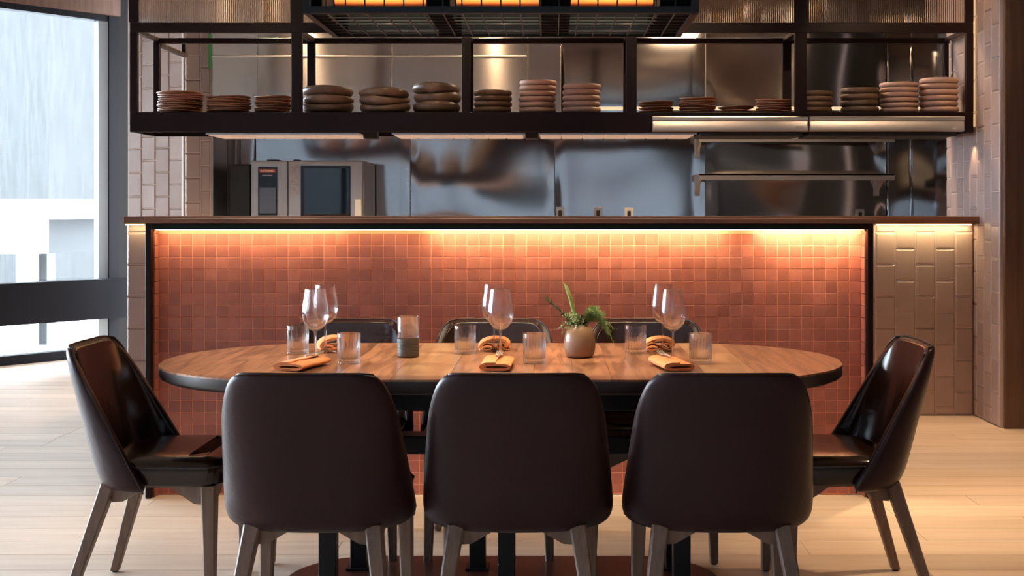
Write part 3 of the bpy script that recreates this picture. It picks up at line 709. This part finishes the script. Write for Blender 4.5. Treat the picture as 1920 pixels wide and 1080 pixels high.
def rbox(x0, x1, y0, y1, z0, z1, r, mt, name, crown=0.0, seg=3):
    bm = bmesh.new(); bmesh.ops.create_cube(bm, size=1)
    for q in bm.verts: q.co = Vector(((x0+x1)/2+q.co.x*(x1-x0), (y0+y1)/2+q.co.y*(y1-y0), (z0+z1)/2+q.co.z*(z1-z0)))
    ve = [e for e in bm.edges if abs(e.verts[0].co.z - e.verts[1].co.z) > 1e-6]
    bmesh.ops.bevel(bm, geom=ve, offset=r * 2.6, segments=5, affect='EDGES', profile=.5)
    he = [e for e in bm.edges if abs(e.verts[0].co.z - e.verts[1].co.z) < 1e-6 and e.calc_face_angle(0) > .5]
    bmesh.ops.bevel(bm, geom=he, offset=r, segments=seg, affect='EDGES', profile=.5)
    top = [f for f in bm.faces if f.normal.z > .99]
    if crown:
        bmesh.ops.poke(bm, faces=top)
        zmax = max(q.co.z for q in bm.verts)
        for q in bm.verts:
            if q.co.z > zmax - 1e-5 and abs(q.co.x - (x0+x1)/2) < .02: q.co.z += crown
    return MB().bm(bm).mesh(name, mt, 55)
def leg_mb(x0, y0, z0, x1, y1, w0, w1):
    """tapered square leg from top (x0,y0,z0) to the floor"""
    def ring(x_, y_, z, a): c = a * .22; return [(x_-a+c, y_-a, z), (x_+a-c, y_-a, z), (x_+a, y_-a+c, z), (x_+a, y_+a-c, z), (x_+a-c, y_+a, z), (x_-a+c, y_+a, z), (x_-a, y_+a-c, z), (x_-a, y_-a+c, z)]
    return MB().loft([ring(x1, y1, .006, w1), ring(x0, y0, z0, w0)])
def arch(x0, y0, x1, y1, zt_, d0, dm, th):
    """apron rail whose underside arches up between two legs"""
    a, b2 = Vector((x0, y0, 0)), Vector((x1, y1, 0)); d = (b2 - a); L_ = d.length; d.normalize(); nrm = Vector((-d.y, d.x, 0)) * th / 2
    prof = [(0, zt_), (0, zt_ - d0), (L_ * .12, zt_ - d0 * .95), (L_ * .36, zt_ - dm), (L_ * .64, zt_ - dm), (L_ * .88, zt_ - d0 * .95), (L_, zt_ - d0), (L_, zt_)]
    r0 = [a + d * u - nrm + Vector((0, 0, z)) for u, z in prof]; r1 = [q + nrm * 2 for q in r0]
    n = len(prof); return MB().add(r0 + r1, [(i, (i+1) % n, n+(i+1) % n, n+i) for i in range(n)] + [tuple(reversed(range(n))), tuple(range(n, 2*n))])
def make_chair():
    root = empty('dining_chair', (0, 0, 0))
    s, rim = shell(); s.parent = root
    rim = [(x_ * .978, y_ - .006 if z < .78 else y_ + .003 * (abs(x_) < .12), z - .003) for x_, y_, z in rim]
    MB().tube(rim, .003, 6).build('piping', M['stitch'], s, smooth=60)
    def outline(ins):
        pts = []
        for q in range(25):            # rear half follows the wrap of the shell
            a = PI / 2 - PI * q / 24; sa, ca = math.sin(a), math.cos(a)
            pts.append(((.234 - ins) * math.copysign(abs(sa) ** .80, sa), -.02 - (.150 - ins) * max(ca, 0) ** .84))
        for cx_, a0 in ((-.17, PI), (.17, PI / 2)):
            for q in range(7): a = a0 - PI / 2 * q / 6; pts.append((cx_ + (.064 - ins) * math.cos(a), .164 + (.064 - ins) * math.sin(a)))
        return pts
    lv = [(.020, .392), (.006, .395), (0, .404), (0, .448), (.002, .458), (.008, .467), (.020, .474), (.06, .479), (.12, .481)]
    MB().loft([[(x_, y_, z) for x_, y_ in outline(i_)] for i_, z in lv]).build('seat', M['leather_in'], root, smooth=50)
    sm = [(x_, y_, .4545) for x_, y_ in outline(-.0005)]; sm = sm[22:] + sm[:3]
    MB().tube(sm, .0026, 6).build('seam', M['stitch'], root, smooth=60)
    MB().box(-.19, .19, -.14, .19, .386, .394).build('seat_base', M['legwood'], root)
    for sx in (-1, 1):
        for (xt, yt, xb_, yb_) in ((sx * .205, .185, sx * .215, .19), (sx * .165, -.14, sx * .222, -.262)):
            lg = leg_mb(xt, yt, .395, xb_, yb_, .0235, .0145).build('leg', M['legwood'], root, smooth=25)
            MB().lathe([(.011, 0), (.011, .007)], 12, (xb_, yb_, 0)).build('foot_glide', M['rubber'], lg)
        arch(sx * .205, .175, sx * .165, -.13, .396, .062, .012, .02).build('side_rail', M['legwood'], root)
    arch(-.205, .185, .205, .185, .396, .062, .012, .02).build('rail', M['legwood'], root)
    arch(-.165, -.14, .165, -.14, .396, .058, .010, .02).build('rail', M['legwood'], root)
    return root
proto = make_chair()
CH = [(PX(592, 3.36), 3.485, R.uniform(-.02, .02), 'dark leather chair on the near side, backing the viewer, at the napkin lying askew'),
      (PX(970, 3.36), 3.485, 0.0, 'dark leather chair on the near side, backing the viewer, in the middle'),
      (PX(1352, 3.36), 3.485, -.015, 'dark leather chair on the near side, backing the viewer, below the vase and right tumbler'),
      (PX(660, 4.79), 4.52, PI + .02, 'dark leather chair tucked in on the far side, behind the candle glass'),
      (PX(928, 4.79), 4.52, PI, 'dark leather chair tucked in on the far side, behind the middle wine glasses'),
      (PX(1208, 4.79), 4.52, PI - .02, 'dark leather chair tucked in on the far side, right of the potted herbs'),
      (-1.25, 4.015, -PI / 2, 'dark leather chair at the table end by the window'),
      (.93, 4.03, PI / 2, 'dark leather chair at the table end by the tiled wall')]
for i, (x, y, a, lab) in enumerate(CH):
    o = proto if i == 0 else copy_tree(proto)
    o.location = (x, y, 0); o.rotation_euler = (0, 0, a); tag(o, lab, 'chair', 'leather chairs round the table')

# ------------------------------------------------------------------ table setting
ZTOP = TZ + .0006
def wine_mb():
    bowl = MB(); out = [(.0042, .098), (.010, .101), (.024, .110), (.037, .127), (.0435, .146), (.0440, .158), (.0415, .185), (.0365, .215), (.0335, .238)]
    inn = [(r - .0012, z + .0004) for r, z in out[2:]]
    prof = out + [(.0329, .2385)] + list(reversed(inn)) + [(.009, .1045), (.001, .1035)]
    bowl.lathe(prof, 40, cap0=True, cap1=True)
    stem = MB().lathe([(.0365, 0), (.0368, .0012), (.030, .0026), (.014, .006), (.0055, .013), (.0036, .026), (.0034, .07), (.0042, .098)], 32)
    return bowl.mesh('bowl', M['thin'], 50), stem.mesh('stem', M['glass'], 50)
def tumbler_me():
    def mod(r, z, a):
        return r
    n = 132
    def fl(r, z, a): return r * (1 - .055 * (.5 + .5 * math.cos(22 * a)) * (1 if .008 < z < .05 else 0)) if r > .0355 else r
    prof = [(.034, 0), (.0368, .002), (.0370, .009), (.0371, .030), (.0372, .049), (.0374, .053), (.0378, .096), (.0374, .0975), (.0364, .0975), (.0352, .055), (.0340, .020), (.030, .0150), (.001, .0145)]
    return MB().lathe(prof, n, mod=fl).mesh('tumbler', M['glass'], 40)
wb_me, ws_me = wine_mb(); tum = tumbler_me()
SET = ('at the setting by the slanted napkin', 'at the central setting', 'at the setting nearest the vase')
for px, py, lab in ((591, 678, 'near wine glass beside the slanted napkin'), (938, 677, 'near wine glass behind the central napkin'), (1261.5, 678, 'near wine glass right of the herb vase'),
                    (610, 661, 'far wine glass left of the candle holder'), (926, 659.5, 'far wine glass before the middle far chair'), (1243, 659.5, 'far wine glass before the chair beside the herbs')):
    d = (H - TZ) * F / (py - CY)
    g = thing('wine_glass', 'tall clear stemmed ' + lab, 'wine glass', (PX(px, d), d, ZTOP), group='empty wine glasses')
    put('bowl', wb_me, g); put('stem', ws_me, g)
for px, d, lab in ((654, 4.0, 'near the slanted napkin'), (1002, 4.0, 'right of the central napkin'), (1313.5, 4.0, 'nearest the table end by the tiled wall'),
                   (558.5, 4.27, 'nearest the table end by the window'), (872, 4.27, 'between the candle holder and middle wine glasses'), (1191.5, 4.27, 'beside the vase, next to the far napkin loop')):
    o = put('tumbler', tum, None, (PX(px, d), d, ZTOP)); tag(o, 'clear fluted water tumbler ' + lab, 'tumbler', 'water tumblers')
d = 4.17
cd = thing('candle_holder', 'glass cylinder candle holder with a dark ribbed lower half on the table', 'candle holder', (PX(765.5, d), d, ZTOP))
mb = MB(); prof = [(.033, 0), (.0365, .003)]
for k in range(6): z = .006 + k * .0095; prof += [(.0375, z), (.0375, z + .0075), (.0366, z + .0082), (.0366, z + .009)]
prof += [(.037, .064), (.034, .065), (.001, .065)]
mb.lathe(prof, 36).build('base', M['candlebase'], cd, smooth=40)
MB().lathe([(.0362, .0655), (.0372, .066), (.0374, .137), (.0366, .1385), (.0356, .137), (.0352, .068), (.001, .0668)], 40).build('glass', M['glass'], cd, smooth=40)
# vase with herbs
vx = PX(1087, d)
va = thing('vase', 'round taupe ceramic vase with a glazed upper half, holding herbs', 'vase', (vx, d, ZTOP))
MB().lathe([(.036, 0), (.042, .002), (.0495, .012), (.0535, .034), (.0530, .0555)], 40, cap1=False).build('lower_body', M['vase_lo'], va, smooth=50)
MB().lathe([(.0532, .0555), (.0515, .072), (.047, .087), (.039, .100), (.0325, .107), (.031, .110), (.029, .109), (.032, .098), (.03, .09), (.001, .09)], 40, cap0=False).build('upper_body', M['vase_hi'], va, smooth=50)
MB().lathe([(.001, .0), (.029, .0), (.029, .004), (.001, .005)], 20, (0, 0, .092)).build('soil', M['soil'], va)
zb = ZTOP + .097
def blade(mb, a, b2, wdt, nrm=None):
    a, b2 = Vector(a), Vector(b2); t = (b2 - a); s_ = t.cross(nrm or Vector((R.uniform(-1, 1), R.uniform(-1, 1), R.uniform(-1, 1)))).normalized() * wdt
    mid = (a + b2) / 2; n2 = s_.cross(t).normalized() * wdt * .35
    mb.add([a, mid + s_, b2, mid - s_, mid + n2], [(0, 1, 4), (1, 2, 4), (2, 3, 4), (3, 0, 4)])
# rosemary sprig leaning left
mb = MB(); a = Vector((vx - .012, d, zb)); tipp = Vector((PX(1025, d), d - .02, PZ(558, d))); c1 = Vector((PX(1058, d), d - .01, PZ(590, d)))
path = [a * (1-t)**2 + c1 * 2*t*(1-t) + tipp * t*t for t in [i / 16 for i in range(17)]]
stm = MB().tube(path, [.0028 - .0015 * i / 16 for i in range(17)], 6)
for i in range(3, 17):
    for _ in range(9):
        dr_ = (path[min(i, 16)] - path[i - 1]).normalized(); o_ = Vector((R.uniform(-1, 1), R.uniform(-1, 1), R.uniform(-1, 1))); o_ = (o_ - dr_ * o_.dot(dr_)).normalized()
        p0 = path[i - 1].lerp(path[i], R.random()); blade(mb, p0, p0 + dr_ * .012 + o_ * R.uniform(.006, .012), .0011)
rs = thing('rosemary_sprig', 'rosemary sprig leaning left out of the taupe vase', 'herb', a); 
def shift(mbx, o): mbx.v = [tuple(Vector(q) - o) for q in mbx.v]; return mbx
shift(stm, a).build('stem', M['rosemary'], rs); shift(mb, a).build('needles', M['rosemary'], rs)
# thick pale green stem
pts = [Vector((PX(1077, d), d, zb)), Vector((PX(1075.5, d), d, PZ(584, d))), Vector((PX(1070, d), d - .005, PZ(560, d))), Vector((PX(1062, d), d - .01, PZ(538, d))), Vector((PX(1058.5, d), d - .01, PZ(533, d))), Vector((PX(1055, d), d - .01, PZ(529.5, d)))]
gs = MB().tube([q - pts[0] for q in pts], [.0055, .0066, .0068, .0058, .0022, .0012], 12).build('celery_stem', M['stemgreen'], None, pts[0], smooth=60)
tag(gs, 'thick pale green pointed stem standing tall in the vase', 'herb')
# feathery fern to the right
mb = MB(); base = Vector((vx + .012, d, zb))
for k in range(58):
    ex, ez = R.uniform(.015, .105), 0; th = R.uniform(-.9, .9)
    tip = base + Vector((ex, math.sin(th) * .045, .075 - max(0, ex - .05) * R.uniform(.9, 2.4) - R.uniform(0, .035)))
    c1 = base + Vector((ex * .45, math.sin(th) * .02, .075 + R.uniform(-.02, .02)))
    path = [base * (1-t)**2 + c1 * 2*t*(1-t) + tip * t*t for t in [i / 9 for i in range(10)]]
    mb.tube(path, [.0011 - .0007 * i / 9 for i in range(10)], 3)
    for i in range(3, 10):
        for _ in range(7):
            dr_ = (path[i] - path[i - 1]).normalized(); o_ = Vector((R.uniform(-1, 1), R.uniform(-1, 1), R.uniform(-1, .6))).normalized()
            p0 = path[i - 1].lerp(path[i], R.random()); blade(mb, p0, p0 + dr_ * .009 + o_ * R.uniform(.005, .011), .0006)
fb = shift(mb, base).build('fern_bunch', M['fern'], None, base); tag(fb, 'feathery green dill bunch spilling right over the vase rim', 'herb')
mb = MB(); base = Vector((vx - .004, d - .004, zb))
for k in range(46):
    an = R.uniform(0, 2 * PI); rr_ = R.uniform(.012, .052); tip = base + Vector((rr_ * math.cos(an) - .014, rr_ * .8 * math.sin(an), R.uniform(.0, .058) - (rr_ > .038) * R.uniform(.0, .03)))
    c1 = base + Vector((rr_ * .3 * math.cos(an), rr_ * .3 * math.sin(an), .045))
    path = [base * (1-t)**2 + c1 * 2*t*(1-t) + tip * t*t for t in [i / 6 for i in range(7)]]; mb.tube(path, .0008, 3)
    for i in range(2, 7):
        for _ in range(5):
            o_ = Vector((R.uniform(-1, 1), R.uniform(-1, 1), R.uniform(-.6, 1))).normalized(); p0 = path[i]; blade(mb, p0, p0 + o_ * R.uniform(.006, .012), .0028)
o = shift(mb, base).build('thyme_bunch', M['thyme'], None, base); tag(o, 'small leaved pale thyme bunch at the left of the vase rim', 'herb')
mb = MB(); base = Vector((vx + .006, d - .01, zb + .006))
for k in range(150):
    o_ = Vector((R.gauss(0, 1), R.gauss(0, 1), abs(R.gauss(0, 1)))).normalized(); p0 = base + Vector((o_.x * .020, o_.y * .018, o_.z * .034)) * R.uniform(.5, 1); blade(mb, p0, p0 + o_ * .010, .003)
mb.tube([base - Vector((0, 0, .006)), base + Vector((0, 0, .02))], .004, 6)
o = shift(mb, base).build('sage_bunch', M['purple'], None, base); tag(o, 'dark purplish leaf cluster in the middle of the vase', 'herb')

# napkins: flat rolls of linen, open end towards the near side
def roll(wx, hz, dep, turns, th, wob=0.0, seed=1):
    rr = random.Random(seed); n = int(turns * 28); cl = []
    for i in range(n + 1):
        t = i / n; a = PI * .5 + 2 * PI * turns * t; k = 1 - t * .80
        ax, az = wx / 2 - th * turns * t * 1.4, (hz / 2 - th * .5) * k
        e = .55; cx_, sz_ = math.cos(a), math.sin(a)
        cl.append(Vector((ax * math.copysign(abs(cx_) ** e, cx_), hz / 2 + az * math.copysign(abs(sz_) ** .9, sz_))))
    L_, Rr = [], []
    for i, q in enumerate(cl):
        t = (cl[min(i + 1, n)] - cl[max(i - 1, 0)]); t = t.normalized() if t.length > 0 else Vector((1, 0)); nn = Vector((-t.y, t.x)) * th / 2; L_.append(q + nn); Rr.append(q - nn)
    loop = L_ + list(reversed(Rr)); rings = []; S = 6
    for s_ in range(S + 1):
        yy = -dep / 2 + dep * s_ / S; sc_ = 1 - .05 * math.sin(s_ * 1.3 + seed)
        rings.append([(q.x * (1 + wob * math.sin(s_ + seed)), yy + .003 * math.sin(q.x * 60 + seed), max(.0006, q.y * (sc_ if s_ > 1 else 1))) for q in loop])
    return MB().loft(rings)
def fork_mb():
    mb = MB()
    for k in range(4):
        x_ = (k - 1.5) * .0062; mb.tube([(x_, .048, .004), (x_, .075, .003), (x_ * .95, .095, .007)], [.0021, .0021, .0011], 6)
    mb.box(-.0115, .0115, .032, .05, .0028, .005, .0008)
    mb.tube([(0, .036, .004), (0, .0, .008), (0, -.03, .009)], [.004, .0028, .003], 6); return mb
fk = fork_mb().mesh('fork', M['silver'], 50)
NP = [(563, 686, math.radians(-16), 'askew at the place by the window'), (932, 686, math.radians(-2), 'square-on at the middle near place'), (1262, 686, math.radians(10), 'at the near place right of the vase')]
for k, (px, py, rz, lab) in enumerate(NP):
    dd = (H - TZ - .012) * F / (py - CY)
    o = roll(.100, .028, .20, 2.4, .0036, .02, k + 2).build('napkin', M['napkin'], None, (PX(px, dd), dd + .05, ZTOP), smooth=50, rot=(0, 0, rz)); tag(o, 'orange linen napkin rolled flat, ' + lab, 'napkin', 'orange linen napkins')
    f = put('fork', fk, None, (PX(px, dd) - .05 * math.sin(rz), dd + .05 + .025, ZTOP + .0285), (.05, 0, rz + .03)); tag(f, 'silver fork, tines showing, on the napkin ' + lab, 'fork', 'silver forks on napkins')
def loop_napkin(seed):
    rr = random.Random(seed); mb = MB()
    def ribbon(pts, dep, th, y0=0, n=8):
        rings = []
        pts = [Vector(q) for q in pts]
        # smooth the centre line
        fine = []
        for i in range(len(pts) - 1):
            p0, p1, p2, p3 = pts[max(i-1, 0)], pts[i], pts[i+1], pts[min(i+2, len(pts)-1)]
            for s_ in range(6):
                t = s_ / 6; fine.append(.5 * ((2*p1) + (p2-p0)*t + (2*p0-5*p1+4*p2-p3)*t*t + (3*p1-p0-3*p2+p3)*t**3))
        fine.append(pts[-1]); L_, Q = [], []
        for i, q in enumerate(fine):
            t = (fine[min(i+1, len(fine)-1)] - fine[max(i-1, 0)]).normalized(); nn = Vector((-t.y, t.x)) * th / 2; L_.append(q + nn); Q.append(q - nn)
        lp = L_ + list(reversed(Q))
        for s_ in range(n + 1):
            yy = y0 - dep / 2 + dep * s_ / n; e = 1 - .10 * abs(2 * s_ / n - 1) ** 3
            rings.append([(q.x * e, yy + .004 * math.sin(q.x * 70 + seed), max(.0006, q.y * e + .0015 * math.sin(s_ * 1.7 + q.x * 50))) for q in lp])
        mb.loft(rings)
    # big folded loop over the top, flattened base folds, ruffled knot at the right
    ribbon([(-.050, .004), (-.054, .018), (-.040, .033), (-.012, .042), (.020, .042), (.044, .034), (.050, .022), (.040, .014)], .075, .011)
    ribbon([(-.048, .012), (-.030, .017), (-.012, .013), (-.014, .006), (-.045, .004), (-.050, .0035), (.03, .003)], .085, .006)
    ribbon([(.052, .004), (.030, .006), (.012, .012), (.016, .024), (.032, .027), (.044, .020), (.036, .012), (.026, .015), (.030, .020)], .06, .005, -.012)
    return mb
for k, (px, py, rz, lab) in enumerate(((626, 655, .30, 'behind the wine glasses by the window end'), (928, 657, 0.0, 'behind the middle wine glasses'), (1236, 657, -.05, 'behind the wine glasses right of the vase'))):
    dd = (H - TZ) * F / (py - CY) + .02
    o = loop_napkin(k + 5).build('napkin', M['napkin'], None, (PX(px, dd), dd, ZTOP), smooth=50, rot=(0, 0, rz)); tag(o, 'orange linen napkin folded in a loop, ' + lab, 'napkin', 'orange linen napkins')

# ------------------------------------------------------------------ wire cage pendant over the table
fx0, fx1, fy0, fy1, fz = PX(575, 3.85), PX(1303, 3.85), 3.85, 4.37, 1.868
fm = (fx0 + fx1) / 2
pd = thing('cage_pendant', 'black wire cage pendant with amber lamps hanging over the table', 'pendant lamp', (fm, (fy0 + fy1) / 2, fz)); hx, hy = (fx1 - fx0) / 2, (fy1 - fy0) / 2
fr = MB()
for s_ in (-1, 1):
    fr.box(-hx, hx, s_ * hy - .01, s_ * hy + .01, 0, .022); fr.box(-hx, hx, s_ * hy - .01, s_ * hy + .01, .30, .322)
    fr.box(s_ * hx - .01, s_ * hx + .01, -hy, hy, 0, .022); fr.box(s_ * hx - .01, s_ * hx + .01, -hy, hy, .30, .322)
    for t_ in (-1, 1): fr.box(s_ * hx - .012, s_ * hx + .012, t_ * hy - .012, t_ * hy + .012, 0, .322)
fr.build('frame', M['steel_black'], pd)
M['wire'] = mat('wire_steel', (.10, .09, .085), .35, 1)
wm = MB()
n = 20
for i in range(1, n): x_ = -hx + 2 * hx * i / n; wm.box(x_ - .0018, x_ + .0018, -hy, hy, .002, .0056)
for j in range(1, 8): y_ = -hy + 2 * hy * j / 8; wm.box(-hx, hx, y_ - .0018, y_ + .0018, .0056, .0092)
wm.build('bottom_mesh', M['wire'], pd)
wm = MB()
for i in range(1, n): x_ = -hx + 2 * hx * i / n; wm.box(x_ - .0022, x_ + .0022, -hy - .002, -hy + .002, .01, .31)
wm.build('front_mesh', M['steel_black'], pd)
MB().box(-hx, hx, hy - .004, hy + .004, .01, .31).build('rear_panel', M['flat_black'], pd)
MB().box(-hx, hx, -hy, hy, .312, .318).build('top_panel', M['flat_black'], pd)
for a, b2 in ((576, 606), (800, 845), (1014, 1070), (1236, 1302)):
    MB().box(PX(a, 3.88) - fm, PX(b2, 3.88) - fm, -hy + .012, hy - .012, .008, .30, .003).build('divider', M['flat_black'], pd)
for a, b2 in ((606, 800), (845, 1014), (1070, 1236)):
    xa, xb = PX(a, 3.88) - fm, PX(b2, 3.88) - fm
    c = MB(); rings = []
    for x_ in (xa + .004, xb - .004): rings.append([(x_, .055 * math.cos(q * PI / 12), .098 + .055 * math.sin(q * PI / 12)) for q in range(24)])
    c.loft(rings).build('amber_lamp', M['copper'], pd, smooth=60)
    MB().box(xa + .004, xb - .004, -.16, .12, .285, .295).build('lamp_tray', M['flat_black'], pd)
for s_ in (-1, 1): MB().tube([(s_ * hx * .8, 0, .32), (s_ * hx * .8, 0, CEIL - fz)], .005, 8).build('rod', M['steel_black'], pd)

for k, (x, y, e) in enumerate(AIM):
    o = thing('track_spot', 'small black ceiling spotlight aimed at the plate shelf, ' + ('first from the window', 'second from the window', 'third from the window', 'nearest the tiled wall')[k], 'spotlight', (x, y, CEIL), group='ceiling spotlights')
    dv = Vector((0, 1.85, -1.1)).normalized(); c = Vector((0, 0, -.09))
    MB().tube([c - dv * .05, c + dv * .03], .032, 16).build('can', M['steel_black'], o); MB().tube([(0, 0, 0), (0, 0, -.07)], .008, 8).build('stem', M['steel_black'], o)
# ceiling downlight fittings
for k, (x, y, *_r) in enumerate(DOWN):
    o = thing('downlight', 'round recessed ceiling downlight ' + ('over the right aisle', 'over the right floor', 'above the bar middle', 'above the bar right half', 'above the bar left half', 'beside the tiled wall')[k], 'downlight', (x, y, CEIL - .004), group='ceiling downlights')
    MB().lathe([(.045, 0), (.06, 0), (.06, .003), (.045, .003)], 24, cap0=False, cap1=False).build('ring', M['steel_black'], o)
    MB().lathe([(.001, .001), (.045, .001), (.045, .003), (.001, .003)], 24).build('lens', M['fitting'], o)

# ------------------------------------------------------------------ street outside
struct('pavement', MB().box(-40, 12, -45, 45, -.55, -.40), M['pavement'])
g = tag(MB().box(-14, -6.5, 23, 24, -.4, 12).build('concrete_building', M['facade']), 'pale streaked concrete building across the street through the window', 'building')
ks = thing('kiosk', 'white flat roofed kiosk outside the window', 'kiosk', (-6.6, 13, -.4))
yk = 13.0
def kx(px): return PX(px, yk) + 6.6
def kz(py): return PZ(py, yk) + .4
MB().prism([(kx(-150), 0), (kx(112), 0), (kx(235), 2.4), (kx(-150), 2.4)], kz(411), kz(373), 'z').build('roof', M['extwhite'], ks)
MB().box(kx(-150), kx(73), .02, 1.2, kz(476), kz(411)).build('cabin', M['extwhite'], ks)
MB().prism([(kx(73), .25), (kx(185), 1.6), (kx(185), 1.8), (kx(73), 1.2)], kz(476), kz(411), 'z').build('shaded_side', M['extshade'], ks)  # shaded flank of the white cabin, painted grey
MB().box(kx(22), kx(64), .1, .35, 0, kz(476)).build('pillar', M['extwhite'], ks)
MB().box(kx(64), kx(79), .12, .35, 0, kz(476)).build('pillar_shaded_side', M['extshade'], ks)
for k, (x0, x1, y0, y1, hgt, mt) in enumerate(((-22, -17, -45, 1, 13, 'facade_light'), (-15, 14, -22, -18, 14, 'facade_blue'))):  # unseen blocks sized and toned to dim and tint the window light
    tag(MB().box(x0, x1, y0, y1, -.4, hgt).build('unseen_building', M[mt]), ('unseen pale blue grey block tinting light along the window side', 'unseen slate grey block dimming light behind the dining room')[k], 'building')
